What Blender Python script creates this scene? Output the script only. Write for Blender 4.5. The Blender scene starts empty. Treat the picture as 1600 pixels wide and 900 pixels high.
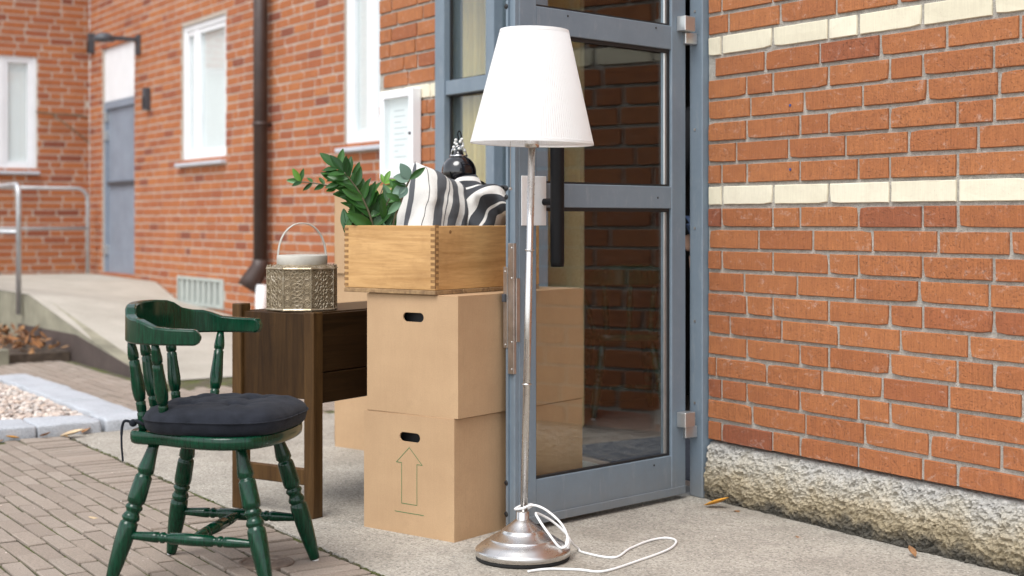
import bpy, bmesh, math, random
from mathutils import Vector, Matrix, noise as mnoise
R = math.radians
random.seed(7)
scn = bpy.context.scene
C = scn.collection

# ------------------------------------------------------------------ camera, sky, sun, exposure
# World axes: x runs along the entrance facade (to the right), y runs into the building, z is up.
cam_d = bpy.data.cameras.new('camera'); cam = bpy.data.objects.new('camera', cam_d); C.objects.link(cam)
cam.location = (3.826, -3.332, 0.98); cam.rotation_euler = (R(90), 0, R(56.76))
cam_d.lens = 50; cam_d.sensor_width = 36; cam_d.shift_y = -0.0656; cam_d.clip_end = 600; cam_d.clip_start = 0.05
cam_d.dof.use_dof = True; cam_d.dof.focus_distance = 4.3; cam_d.dof.aperture_fstop = 2.8
scn.camera = cam

SUN_EL, SUN_AZ = 60, 152          # azimuth: compass angle of the sun, clockwise from +y
wd = bpy.data.worlds.new('World'); scn.world = wd; wd.use_nodes = True
wn = wd.node_tree; bg = wn.nodes['Background']
sky = wn.nodes.new('ShaderNodeTexSky'); sky.sky_type = 'NISHITA'; sky.sun_disc = False
sky.sun_elevation = R(SUN_EL); sky.sun_rotation = R(SUN_AZ); sky.air_density = 1.0; sky.dust_density = 1.5; sky.ozone_density = 1.0
hs = wn.nodes.new('ShaderNodeHueSaturation'); hs.inputs['Saturation'].default_value = 0.28
wn.links.new(sky.outputs[0], hs.inputs['Color']); wn.links.new(hs.outputs[0], bg.inputs[0]); bg.inputs[1].default_value = 0.15
sl = bpy.data.lights.new('sun', 'SUN'); sl.energy = 1.2; sl.angle = R(32); sl.color = (1.0, 0.98, 0.95)
so = bpy.data.objects.new('sun', sl); C.objects.link(so); so.location = (0, -6, 8)
sd = Vector((math.sin(R(SUN_AZ)) * math.cos(R(SUN_EL)), math.cos(R(SUN_AZ)) * math.cos(R(SUN_EL)), math.sin(R(SUN_EL))))
so.rotation_euler = (-sd).to_track_quat('-Z', 'Y').to_euler()
vs = scn.view_settings; vs.view_transform = 'Standard'; vs.look = 'None'; vs.gamma = 1; vs.use_curve_mapping = False; vs.exposure = 1.03

# ------------------------------------------------------------------ material helpers
class G:
    def __init__(s, name):
        s.m = bpy.data.materials.new(name); s.m.use_nodes = True; s.t = s.m.node_tree; s.t.nodes.clear()
        s.out = s.t.nodes.new('ShaderNodeOutputMaterial')
    def n(s, typ, ins=None, **props):
        nd = s.t.nodes.new('ShaderNode' + typ)
        for k, v in props.items(): setattr(nd, k, v)
        for k, v in (ins or {}).items(): s.set(nd.inputs[k], v)
        return nd
    def set(s, sock, v):
        if isinstance(v, bpy.types.NodeSocket): s.t.links.new(v, sock)
        else:
            if sock.type == 'RGBA' and not hasattr(v, '__len__'): v = (v, v, v)
            if sock.type == 'RGBA' and len(v) == 3: v = (*v, 1)
            sock.default_value = v
    def pos(s): return s.n('NewGeometry').outputs['Position']
    def obj(s): return s.n('TexCoord').outputs['Object']
    def rnd(s):
        a = s.n('ObjectInfo').outputs['Random']; b = s.n('NewGeometry').outputs['Random Per Island']
        return s.math('FRACT', s.math('ADD', a, b))
    def attr(s, nm): return s.n('Attribute', attribute_name=nm).outputs['Fac']
    def math(s, op, a, b=0.0, c=0.0):
        nd = s.n('Math', operation=op); s.set(nd.inputs[0], a); s.set(nd.inputs[1], b); s.set(nd.inputs[2], c); return nd.outputs[0]
    def map(s, vec, scale=(1, 1, 1), loc=(0, 0, 0), rot=(0, 0, 0)):
        return s.n('Mapping', {'Vector': vec, 'Scale': scale, 'Location': loc, 'Rotation': rot}).outputs[0]
    def noise(s, vec, scale, detail=4, rough=.6, dist=0):
        return s.n('TexNoise', {'Vector': vec, 'Scale': scale, 'Detail': detail, 'Roughness': rough, 'Distortion': dist}).outputs['Fac']
    def vor(s, vec, scale, out='Distance', feature='F1'):
        return s.n('TexVoronoi', {'Vector': vec, 'Scale': scale}, feature=feature).outputs[out]
    def ramp(s, fac, stops, interp='LINEAR'):
        nd = s.n('ValToRGB', {'Fac': fac}); cr = nd.color_ramp; cr.interpolation = interp
        while len(cr.elements) < len(stops): cr.elements.new(0.5)
        for e, (p, c) in zip(cr.elements, stops):
            e.position = p; e.color = (*c, 1) if hasattr(c, '__len__') else (c, c, c, 1)
        return nd.outputs[0]
    def mix(s, fac, a, b, blend='MIX'):
        nd = s.n('Mix', data_type='RGBA', blend_type=blend)
        s.set(nd.inputs[0], fac); s.set(nd.inputs[6], a); s.set(nd.inputs[7], b); return nd.outputs[2]
    def bump(s, h, strength=.3, dist=.01, normal=None):
        ins = {'Height': h, 'Strength': strength, 'Distance': dist}
        if normal is not None: ins['Normal'] = normal
        return s.n('Bump', ins).outputs[0]
    def surf(s, color, rough=.6, normal=None, **kw):
        ins = {'Base Color': color, 'Roughness': rough}
        if normal is not None: ins['Normal'] = normal
        ins.update(kw)
        b = s.n('BsdfPrincipled', ins); s.t.links.new(b.outputs[0], s.out.inputs[0]); return s.m

def plain(name, col, rough=.5, var=.12, nscale=12, bump=0., bscale=60, **kw):
    g = G(name); p = g.obj()
    f = g.noise(p, nscale, 5, .65)
    lo = tuple(max(0, c * (1 - var)) for c in col); hi = tuple(min(1, c * (1 + var)) for c in col)
    c = g.ramp(f, [(.3, lo), (.7, hi)])
    nrm = g.bump(g.noise(p, bscale, 4), bump, .005) if bump else None
    rr = g.math('MULTIPLY_ADD', g.noise(p, nscale * 2.3, 3), .25, rough - .12)
    return g.surf(c, rr, nrm, **kw)

def brick_mat(name, stops, eff=.35):
    g = G(name); p = g.pos(); r = g.rnd()
    c = g.ramp(r, stops)
    big = g.noise(p, 22, 4, .6)
    c = g.mix(g.math('MULTIPLY', g.math('SUBTRACT', big, .32), .75), c, (.25, .080, .042))
    st = g.noise(g.map(p, (1, 1, .05)), 210, 3, .7)                     # vertical wire-cut drag marks
    c = g.mix(.40, c, g.ramp(st, [(.3, .35), (.7, 1.1)]), 'MULTIPLY')
    c = g.mix(.30, c, g.ramp(g.noise(p, 240, 3, .75), [(.35, .45), (.65, 1.2)]), 'MULTIPLY')
    pits = g.ramp(g.noise(p, 170, 2, .5), [(.62, 0), (.69, 1)])
    c = g.mix(g.math('MULTIPLY', pits, .35), c, (.10, .05, .035))
    wm = g.ramp(g.noise(g.map(p, (1, 1, 1.6)), 16, 6, .72, 1.2), [(.56, 0), (.74, 1)])
    wf = g.ramp(g.noise(p, 90, 4, .7), [(.40, 0), (.62, 1)])
    c = g.mix(g.math('MULTIPLY', g.math('MULTIPLY', wm, wf), eff), c, (.72, .62, .55))
    h = g.math('ADD', g.math('MULTIPLY', st, .6), g.math('MULTIPLY', g.noise(p, 120, 5, .7), .9))
    h = g.math('SUBTRACT', h, pits)
    return g.surf(c, .86, g.bump(h, .8, .004))

M = {}
M['brick'] = brick_mat('brick', [(0, (.47, .170, .058)), (.2, (.425, .146, .050)), (.42, (.51, .192, .067)), (.6, (.44, .153, .053)), (.95, (.49, .182, .063)), (.985, (.41, .135, .050)), (1, (.31, .095, .044))], .6)
M['brick_far'] = brick_mat('brick_weathered', [(0, (.54, .180, .056)), (.2, (.45, .138, .048)), (.4, (.58, .205, .064)), (.6, (.46, .138, .050)), (.8, (.55, .185, .060)), (.94, (.38, .108, .046)), (1, (.28, .080, .042))], .3)
g = G('cream_brick'); p = g.pos(); c = g.ramp(g.rnd(), [(0, (.76, .70, .53)), (.5, (.81, .75, .59)), (1, (.71, .65, .49))])
st = g.noise(g.map(p, (1, 1, .05)), 190, 3, .7)
c = g.mix(.22, c, g.ramp(st, [(.3, .5), (.7, 1.)]), 'MULTIPLY')
c = g.mix(g.math('MULTIPLY', g.ramp(g.noise(p, 11, 6, .75), [(.48, 0), (.72, 1)]), .35), c, (.50, .44, .33))
c = g.mix(g.math('MULTIPLY', g.ramp(g.noise(p, 150, 3), [(.64, 0), (.72, 1)]), .35), c, (.35, .27, .17))
M['cream_brick'] = g.surf(c, .8, g.bump(g.math('ADD', st, g.noise(p, 110, 4)), .2, .003))
def mortar_mat(name, a, b):
    g = G(name); p = g.pos()
    c = g.ramp(g.noise(p, 45, 6, .8), [(.34, a), (.66, b)])
    c = g.mix(g.math('MULTIPLY', g.ramp(g.noise(p, 260, 3, .7), [(.52, 0), (.64, 1)]), .75), c, (.13, .12, .105))
    return g.surf(c, .95, g.bump(g.noise(p, 230, 6, .8), .9, .006))
M['mortar'] = mortar_mat('mortar', (.36, .33, .285), (.60, .565, .505))
M['mortar_far'] = mortar_mat('mortar_pale', (.50, .42, .345), (.63, .545, .46))
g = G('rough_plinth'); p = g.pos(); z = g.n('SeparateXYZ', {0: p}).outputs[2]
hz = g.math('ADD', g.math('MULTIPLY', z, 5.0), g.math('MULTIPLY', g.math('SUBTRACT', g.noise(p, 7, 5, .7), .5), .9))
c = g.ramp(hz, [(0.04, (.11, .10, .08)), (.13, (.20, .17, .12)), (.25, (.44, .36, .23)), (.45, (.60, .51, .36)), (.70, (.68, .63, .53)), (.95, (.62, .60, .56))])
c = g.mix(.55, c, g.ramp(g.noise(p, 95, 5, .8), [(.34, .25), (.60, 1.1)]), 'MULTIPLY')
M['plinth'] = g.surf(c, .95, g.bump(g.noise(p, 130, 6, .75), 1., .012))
g = G('exposed_aggregate'); p = g.pos()
c = g.ramp(g.noise(p, 3.5, 6, .7), [(.3, (.29, .262, .22)), (.7, (.44, .405, .347))])
vd = g.vor(p, 150, 'Color'); vv = g.n('SeparateColor', {0: vd}).outputs[0]
c = g.mix(.55, c, g.ramp(vv, [(.05, .38), (.3, .8), (.6, 1.0), (.9, 1.25)]), 'MULTIPLY')
dots = g.ramp(g.noise(p, 85, 3, .6), [(.60, 0), (.65, 1)])
c = g.mix(g.math('MULTIPLY', dots, .75), c, (.10, .095, .085))
lite = g.ramp(g.noise(g.map(p, (1, 1, 1), (9, 4, 2)), 75, 3, .6), [(.62, 0), (.67, 1)])
c = g.mix(g.math('MULTIPLY', lite, .6), c, (.68, .64, .57))
stn = g.ramp(g.noise(g.map(p, (1, 1, 1), (5, 2, 0)), 1.6, 6, .7), [(.52, 0), (.68, 1)])
c = g.mix(g.math('MULTIPLY', stn, .5), c, (.22, .187, .145))
M['slab'] = g.surf(c, .93, g.bump(g.math('SUBTRACT', g.noise(p, 190, 4, .7), g.vor(p, 150)), .55, .004))
g = G('concrete_paver'); p = g.pos()
c = g.ramp(g.rnd(), [(0, (.285, .230, .185)), (.3, (.325, .265, .215)), (.55, (.265, .213, .172)), (.8, (.345, .285, .235)), (1, (.295, .245, .20))])
c = g.mix(.6, c, g.ramp(g.noise(p, 190, 3, .75), [(.3, .45), (.7, 1.25)]), 'MULTIPLY')
c = g.mix(g.math('MULTIPLY', g.ramp(g.noise(p, 5, 6, .75), [(.45, 0), (.75, 1)]), .35), c, (.22, .18, .14))
wht = g.ramp(g.noise(p, 14, 5, .8), [(.69, 0), (.74, 1)])
c = g.mix(g.math('MULTIPLY', wht, .4), c, (.62, .58, .52))
M['paver'] = g.surf(c, .9, g.bump(g.noise(p, 240, 4, .7), .5, .003))
g = G('mossy_joint'); p = g.pos()
ms = g.ramp(g.noise(p, 6, 6, .75), [(.42, 0), (.6, 1)])
c = g.mix(ms, g.ramp(g.noise(p, 180, 3), [(.35, (.055, .045, .03)), (.65, (.17, .145, .105))]), g.ramp(g.noise(p, 90, 4), [(.3, (.045, .055, .012)), (.7, (.16, .19, .03))]))
M['joint'] = g.surf(c, .95, g.bump(g.noise(p, 160, 5, .8), 1, .01))
g = G('courtyard_ground'); p = g.pos()
M['ground'] = g.surf(g.ramp(g.noise(p, 2, 8, .75), [(.3, (.28, .22, .17)), (.7, (.38, .31, .25))]), .95, g.bump(g.noise(p, 60, 5, .8), .6, .01))
g = G('ramp_concrete'); p = g.pos()
c = g.ramp(g.noise(p, 1.6, 7, .7), [(.3, (.34, .315, .265)), (.7, (.48, .45, .39))])
c = g.mix(.3, c, g.ramp(g.noise(p, 60, 4), [(.3, .6), (.7, 1.1)]), 'MULTIPLY')
M['ramp'] = g.surf(c, .9, g.bump(g.noise(p, 50, 5), .4, .008))
M['ramp_side'] = plain('mossy_concrete_side', (.26, .245, .18), .9, .35, 3, .4, 40)
M['brown_plate'] = plain('brown_edge_plate', (.075, .055, .048), .7, .3, 3, .2, 40)
g = G('granite'); p = g.pos()
c = g.ramp(g.noise(p, 160, 3, .7), [(.3, (.30, .32, .35)), (.5, (.43, .45, .48)), (.75, (.55, .57, .60))])
c = g.mix(.4, c, g.ramp(g.noise(p, 5, 5, .7), [(.3, .6), (.7, 1.1)]), 'MULTIPLY')
M['cover'] = plain('rusty_cast_iron', (.17, .125, .095), .8, .3, 40, .4, 80)
M['granite'] = g.surf(c, .8, g.bump(g.noise(p, 70, 5, .7), .5, .006))
g = G('gravel'); M['gravel'] = g.surf(g.ramp(g.rnd(), [(0, (.55, .45, .38)), (.25, (.38, .30, .26)), (.45, (.66, .60, .54)), (.6, (.30, .28, .27)), (.8, (.60, .47, .38)), (1, (.74, .70, .65))]), .85)
M['soil'] = plain('soil', (.07, .05, .035), .95, .4, 20, .8, 60)
g = G('dry_leaves'); M['litter'] = g.surf(g.ramp(g.rnd(), [(0, (.20, .08, .03)), (.3, (.33, .15, .05)), (.55, (.13, .06, .03)), (.8, (.42, .22, .09)), (1, (.28, .17, .09))]), .8)
M['leaf_orange'] = plain('orange_leaf', (.55, .26, .03), .6, .4, 40)
M['leaf_brown'] = plain('brown_leaf', (.24, .12, .05), .7, .4, 40)
M['leaf_tan'] = plain('tan_leaf', (.48, .36, .22), .7, .3, 40)
# painted / metal
g = G('blue_grey_painted_aluminium'); p = g.obj()
c = g.ramp(g.noise(p, 6, 6, .7), [(.3, (.155, .200, .243)), (.7, (.190, .240, .287))])
c = g.mix(g.math('MULTIPLY', g.ramp(g.noise(g.map(p, (1, 1, .2)), 30, 6, .8), [(.55, 0), (.75, 1)]), .45), c, (.36, .38, .39))
zz = g.n('SeparateXYZ', {0: p}).outputs[2]
gm = g.math('MULTIPLY', g.ramp(g.math('ADD', zz, g.math('MULTIPLY', g.noise(p, 18, 6, .8), .16)), [(.10, 1), (.24, 0)]), .5)
c = g.mix(gm, c, (.20, .185, .165))
scr = g.ramp(g.noise(g.map(p, (60, 60, 3)), 3, 4, .8), [(.70, 0), (.74, 1)])
c = g.mix(g.math('MULTIPLY', scr, .25), c, (.50, .52, .54))
M['frame'] = g.surf(c, g.math('MULTIPLY_ADD', g.noise(p, 20, 4), .3, .34), g.bump(g.noise(p, 90, 3), .06, .003), **{'Specular IOR Level': .35})
g = G('window_glass')
fc = g.n('LayerWeight', {'Blend': .5}).outputs['Facing']
fr = g.math('MULTIPLY_ADD', g.math('POWER', fc, 4.0), .75, .042)
tr = g.n('BsdfTransparent', {'Color': (.955, .975, .97, 1)}); gl = g.n('BsdfGlossy', {'Color': (1, 1, 1, 1), 'Roughness': .02})
mx = g.n('MixShader', {0: fr, 1: tr.outputs[0], 2: gl.outputs[0]}); g.t.links.new(mx.outputs[0], g.out.inputs[0]); M['glass'] = g.m
M['gasket'] = plain('black_rubber_gasket', (.012, .012, .013), .6)
M['black'] = plain('black_powder_coat', (.007, .007, .008), .5, .2, **{'Specular IOR Level': .2})
M['silver'] = plain('satin_aluminium', (.62, .62, .61), .38, .08, 20, Metallic=.85)
M['steel'] = plain('worn_steel', (.46, .43, .40), .42, .25, 14, Metallic=.9)
M['nickel'] = plain('brushed_nickel', (.64, .62, .60), .27, .06, 8, Metallic=1.0)
M['chrome'] = plain('chrome', (.80, .80, .82), .1, .03, Metallic=1.0)
M['galv'] = plain('galvanised_steel', (.50, .51, .52), .5, .2, 8, Metallic=.55)
M['brown_metal'] = plain('brown_painted_metal', (.048, .028, .022), .5, .25, 6)
M['white_paint'] = plain('white_paint', (.80, .82, .84), .45, .04, 5)
M['white_plate'] = plain('white_plate', (.80, .80, .80), .45, .04, 5)
M['sill'] = plain('grey_sill', (.52, .55, .60), .5, .08, 6)
M['blind'] = plain('white_blind', (.90, .91, .92), .7, .02, 4)
M['paper'] = plain('white_paper', (.85, .86, .87), .7, .02, 4)
M['ink'] = plain('faint_grey_print', (.55, .57, .60), .8, .05)
M['back_door'] = plain('grey_blue_door', (.23, .27, .33), .5, .12, 4)
M['vent'] = plain('pale_green_grey_metal', (.42, .46, .43), .55, .1, 8)
M['dark'] = plain('dark_grey_metal', (.06, .065, .075), .5, .2, 8)
g = G('cream_plaster'); p = g.pos()
M['cream'] = g.surf(g.ramp(g.noise(p, 60, 5, .7), [(.3, (.62, .50, .26)), (.7, (.78, .67, .40))]), .9, g.bump(g.noise(p, 110, 5, .8), .8, .006))
M['curtain'] = plain('pale_yellow_curtain', (.80, .66, .30), .9, .08, 5)
M['plug'] = plain('blue_plastic', (.03, .07, .25), .4)
M['inside_dark'] = plain('dark_interior_paint', (.055, .045, .04), .8, .15, 3)
M['inside_floor'] = plain('grey_brown_floor', (.16, .13, .115), .5, .15, 9)
M['mat'] = plain('dark_blue_mat', (.03, .035, .05), .9, .3, 60)
# objects
g = G('cardboard'); p = g.obj()
c = g.ramp(g.noise(p, 4, 5, .6), [(.3, (.435, .280, .155)), (.7, (.51, .337, .190))])
c = g.mix(g.math('MULTIPLY', g.ramp(g.noise(p, 9, 6, .8), [(.56, 0), (.72, 1)]), .22), c, (.33, .21, .115))
fl = g.noise(g.map(p, (1, 1, .08)), 130, 2, .5); c = g.mix(.05, c, g.ramp(fl, [(.35, .6), (.65, 1.)]), 'MULTIPLY')
c = g.mix(.16, c, g.ramp(g.noise(p, 260, 2, .6), [(.35, .5), (.65, 1.)]), 'MULTIPLY')
M['card'] = g.surf(c, .82, g.bump(g.math('ADD', fl, g.noise(p, 9, 3)), .16, .004))
M['green_ink'] = plain('green_print', (.04, .17, .06), .8)
def wood(name, a, b, knot, rough, scale=1., axis=(1, 1, 1), spec=.4, gloss=0.):
    g = G(name); p = g.map(g.obj(), axis)
    w = g.noise(p, 26 * scale, 6, .62, 1.4)
    c = g.ramp(w, [(.28, a), (.5, tuple((x + y) / 2 for x, y in zip(a, b))), (.72, b)])
    c = g.mix(g.math('MULTIPLY', g.ramp(g.noise(p, 140 * scale, 3, .7), [(.45, 0), (.75, 1)]), .35), c, knot)
    c = g.mix(g.math('MULTIPLY', g.ramp(g.noise(g.obj(), 5, 5, .7), [(.5, 0), (.8, 1)]), .5), c, knot)
    return g.surf(c, rough, g.bump(w, .12, .003), **{'Specular IOR Level': spec, 'Coat Weight': gloss, 'Coat Roughness': .22})
M['crate_x'] = wood('honey_pine', (.43, .235, .083), (.66, .40, .17), (.23, .105, .032), .5, 1, (.07, 1, 1))
M['crate_y'] = wood('honey_pine_side', (.43, .235, .083), (.66, .40, .17), (.23, .105, .032), .5, 1, (1, .07, 1))
M['endgrain'] = wood('end_grain', (.20, .10, .035), (.34, .19, .075), (.12, .06, .02), .7)
M['base_wood'] = wood('dark_base_wood', (.16, .09, .045), (.42, .27, .13), (.07, .05, .03), .8)  # base planks get a darker tone than the crate panels
M['desk'] = wood('dark_stained_pine', (.024, .011, .0035), (.062, .031, .010), (.012, .006, .0025), .38, 1, (1, 1, .07), .18, .0)
M['desk_x'] = wood('dark_stained_boards', (.020, .010, .0035), (.050, .025, .009), (.010, .005, .0025), .38, 1, (.07, .07, 1), .18, .0)
M['desk_leg'] = wood('brown_stained_leg', (.045, .022, .008), (.11, .058, .020), (.025, .013, .005), .38, 1, (1, 1, .07), .18, .0)
g = G('green_lacquered_wood'); p = g.obj()
st = g.noise(g.map(p, (9, 9, .8)), 22, 5, .65)
c = g.ramp(st, [(.30, (.001, .016, .008)), (.5, (.0015, .032, .015)), (.72, (.003, .055, .026))])
chip = g.ramp(g.noise(p, 95, 4, .75), [(.74, 0), (.78, 1)])
c = g.mix(g.math('MULTIPLY', chip, .5), c, (.30, .33, .26))
M['green'] = g.surf(c, g.math('MULTIPLY_ADD', g.noise(p, 30, 4), .16, .10), g.bump(st, .05, .002), **{'Specular IOR Level': .38})
def cloth(name, color_fn, rough=.92):
    g = G(name); p = g.obj(); c = color_fn(g, p)
    wv = g.noise(p, 420, 2, .6); c = g.mix(.35, c, g.ramp(wv, [(.3, .55), (.7, 1.1)]), 'MULTIPLY')
    return g.surf(c, rough, g.bump(g.math('ADD', wv, g.math('MULTIPLY', g.noise(p, 14, 3), 1.5)), .4, .004), **{'Sheen Weight': .04, 'Specular IOR Level': .2})
M['cushion'] = cloth('charcoal_cotton', lambda g, p: g.ramp(g.noise(p, 25, 5), [(.3, (.010, .012, .017)), (.7, (.021, .024, .033))]))
wh, gr, dk = (.74, .72, .68), (.115, .12, .13), (.06, .063, .07)
M['stripe_a'] = cloth('striped_cotton', lambda g, p: g.ramp(g.attr('pu'), [(0, wh), (.16, gr), (.30, wh), (.40, gr), (.54, wh), (.60, gr), (.615, wh), (.66, gr), (.80, wh), (.905, dk), (.912, wh), (.992, gr)], 'CONSTANT'))
M['stripe_b'] = cloth('bold_striped_cotton', lambda g, p: g.ramp(g.attr('pu'), [(0, dk), (.06, wh), (.20, dk), (.34, wh), (.38, dk), (.54, wh), (.70, dk), (.82, wh), (.85, dk), (.95, wh)], 'CONSTANT'))
M['gloss_black'] = plain('black_glaze', (.006, .006, .008), .09, .1, **{'Coat Weight': .6, 'Coat Roughness': .03})
M['beads'] = plain('pearl_beads', (.75, .75, .72), .25, .05)
g = G('shade_fabric'); p = g.obj()
d = g.n('BsdfDiffuse', {'Color': (.90, .90, .895, 1)}); t2 = g.n('BsdfTranslucent', {'Color': (.88, .88, .87, 1)})
mx = g.n('MixShader', {0: .38, 1: d.outputs[0], 2: t2.outputs[0]}); g.t.links.new(mx.outputs[0], g.out.inputs[0]); M['shade'] = g.m
M['cord'] = plain('white_cord', (.80, .80, .79), .45, .04)
M['rubber'] = plain('black_felt', (.012, .012, .012), .8)
g = G('antique_gold_metal'); p = g.obj(); c = g.ramp(g.noise(p, 30, 5, .7), [(.3, (.22, .17, .10)), (.55, (.42, .35, .25)), (.8, (.62, .57, .48))])
M['lantern'] = g.surf(c, .42, None, Metallic=.6)
M['lantern_rim'] = plain('whitewashed_metal', (.46, .44, .39), .5, .15, 14)
M['lantern_in'] = plain('lantern_inner_liner', (.30, .235, .15), .7, .35, 90)
def leafmat(name, a, b, rough, tl=.25):
    g = G(name); c = g.ramp(g.rnd(), [(0, a), (1, b)]); c = g.mix(.3, c, g.ramp(g.noise(g.obj(), 60, 3), [(.3, .6), (.7, 1.1)]), 'MULTIPLY')
    return g.surf(c, rough, None, **{'Specular IOR Level': .3})
M['zz'] = leafmat('glossy_dark_leaf', (.010, .044, .010), (.045, .135, .025), .34)
M['zz_young'] = leafmat('glossy_young_leaf', (.085, .20, .025), (.14, .30, .04), .32)
M['zz_under'] = leafmat('pale_leaf', (.07, .16, .08), (.13, .24, .13), .5)
M['euca'] = leafmat('grey_green_leaf', (.10, .17, .13), (.17, .26, .20), .6)
M['stem'] = plain('brown_green_stem', (.10, .085, .045), .5, .3, 30)
M['bark'] = plain('dry_branch', (.16, .11, .07), .9, .3, 30)
M['jacket'] = plain('black_jacket', (.012, .012, .014), .85, .2)
M['jeans'] = plain('blue_denim', (.045, .075, .15), .9, .2, 60)
M['skin'] = plain('skin', (.50, .30, .21), .55, .08)
M['hair'] = plain('dark_hair', (.03, .02, .015), .5, .3, 80)

# ------------------------------------------------------------------ geometry helpers
def link(o, parent=None):
    C.objects.link(o)
    if parent is not None: o.parent = parent
    return o
def obj(name, bm, mat, parent=None, smooth=False, world=False):
    me = bpy.data.meshes.new(name); bmesh.ops.recalc_face_normals(bm, faces=bm.faces); bm.to_mesh(me); bm.free()
    me.materials.append(mat)
    if smooth: me.shade_smooth()
    o = link(bpy.data.objects.new(name, me), parent)
    if world and parent is not None: o.location = -world_loc(parent)
    return o
def world_loc(p):
    v = Vector(p.location)
    while p.parent: p = p.parent; v += p.location
    return v
def tag(o, label, cat=None, group=None, kind=None):
    if label: o['label'] = label
    if cat: o['category'] = cat
    if group: o['group'] = group
    if kind: o['kind'] = kind
    return o
def thing(name, label, cat, loc=(0, 0, 0), rz=0., group=None):
    o = bpy.data.objects.new(name, None); o.empty_display_size = .1; C.objects.link(o)
    o.location = loc; o.rotation_euler = (0, 0, rz); return tag(o, label, cat, group)
def copy_tree(o, parent=None):
    c = o.copy(); C.objects.link(c); c.parent = parent
    for ch in list(o.children): copy_tree(ch, c)
    return c
def box(bm, x0, x1, y0, y1, z0, z1, bev=0., mtx=None):
    r = bmesh.ops.create_cube(bm, size=1); vs_ = r['verts']
    for v in vs_: v.co = Vector(((x0 + x1) / 2 + v.co.x * (x1 - x0), (y0 + y1) / 2 + v.co.y * (y1 - y0), (z0 + z1) / 2 + v.co.z * (z1 - z0)))
    if bev:
        es = list({e for v in vs_ for e in v.link_edges})
        rr = bmesh.ops.bevel(bm, geom=es, offset=bev, segments=2 if bev > .004 else 1, affect='EDGES', profile=.6)
        vs_ = list({v for f in rr['faces'] for v in f.verts} | {v for v in vs_ if v.is_valid})
    if mtx is not None:
        for v in vs_: v.co = mtx @ v.co
    return vs_
def bx(name, dims, mat, parent=None, bev=.0, smooth=False, world=False):
    bm = bmesh.new()
    for d in (dims if isinstance(dims[0], (tuple, list)) else [dims]): box(bm, *d, bev=bev)
    return obj(name, bm, mat, parent, smooth, world)
def frame_axes(d):
    d = d.normalized(); a = Vector((0, 0, 1)) if abs(d.z) < .9 else Vector((1, 0, 0))
    u = d.cross(a).normalized(); return u, d.cross(u)
def tube(bm, pts, r, n=8, cap=True):
    pts = [Vector(p) for p in pts]; rs = r if hasattr(r, '__len__') else [r] * len(pts); rings = []; u = None
    for i, p in enumerate(pts):
        d = (pts[min(i + 1, len(pts) - 1)] - pts[max(i - 1, 0)]).normalized()
        if u is None: u, w = frame_axes(d)
        else:
            u = (u - d * u.dot(d)).normalized(); w = d.cross(u)
        rings.append([bm.verts.new(p + (u * math.cos(t) + w * math.sin(t)) * rs[i]) for t in (2 * math.pi * k / n for k in range(n))])
    for a, b in zip(rings, rings[1:]):
        for k in range(n): bm.faces.new((a[k], a[(k + 1) % n], b[(k + 1) % n], b[k]))
    if cap:
        bm.faces.new(rings[0][::-1]); bm.faces.new(rings[-1])
def spline(pts, n=8, closed=False):
    pts = [Vector(p) for p in pts]; out = []; m = len(pts)
    for i in range(m if closed else m - 1):
        if closed: p0, p1, p2, p3 = (pts[(i + k) % m] for k in (-1, 0, 1, 2))
        else: p0, p1, p2, p3 = pts[max(i - 1, 0)], pts[i], pts[i + 1], pts[min(i + 2, m - 1)]
        for k in range(n):
            t = k / n
            out.append(.5 * ((2 * p1) + (p2 - p0) * t + (2 * p0 - 5 * p1 + 4 * p2 - p3) * t * t + (3 * p1 - p0 - 3 * p2 + p3) * t ** 3))
    if not closed: out.append(pts[-1])
    return out
def lathe(bm, prof, n=32, p0=(0, 0, 0), p1=None, cap=True):
    """prof: (t, r). With p1 t runs 0..1 from p0 to p1, else t is a height above p0."""
    p0 = Vector(p0)
    if p1 is None: pts = [p0 + Vector((0, 0, t)) for t, _ in prof]; ax = Vector((0, 0, 1))
    else: ax = Vector(p1) - p0; pts = [p0 + ax * t for t, _ in prof]
    u, w = frame_axes(ax); rings = []
    for p, (_, r) in zip(pts, prof):
        rings.append([bm.verts.new(p + (u * math.cos(2 * math.pi * k / n) + w * math.sin(2 * math.pi * k / n)) * max(r, 1e-4)) for k in range(n)])
    for a, b in zip(rings, rings[1:]):
        for k in range(n): bm.faces.new((a[k], a[(k + 1) % n], b[(k + 1) % n], b[k]))
    if cap: bm.faces.new(rings[0][::-1]); bm.faces.new(rings[-1])
def interp(tab, x):
    for (a, fa), (b, fb) in zip(tab, tab[1:]):
        if x <= b: return fa + (fb - fa) * max(0, (x - a)) / (b - a)
    return tab[-1][1]
def join_copies(name, meshes, items, mat, parent, kind='stuff'):
    """many alike pieces as one real mesh; items: (mesh index, matrix)"""
    V, F = [], []
    data = [([v.co.copy() for v in m.vertices], [tuple(p.vertices) for p in m.polygons]) for m in meshes]
    for mi, mt in items:
        vs_, fs = data[mi]; o = len(V)
        V.extend([tuple(mt @ v) for v in vs_]); F.extend([tuple(i + o for i in f) for f in fs])
    me = bpy.data.meshes.new(name); me.from_pydata(V, [], F); me.materials.append(mat); me.update()
    o = link(bpy.data.objects.new(name, me), parent); 
    if parent is not None: o.location = -world_loc(parent)
    if kind: o['kind'] = kind
    return o
def in_view(x, y, z, m=30):
    a, b = x - 3.826, y + 3.332; X = a * .5481 + b * .8364; Y = -a * .8364 + b * .5481
    if Y < .5: return None
    u = 800 + 2222 * X / Y; v = 345 - 2222 * (z - .98) / Y
    return Y if -m < u < 1600 + m and -m < v < 900 + m else None

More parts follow.
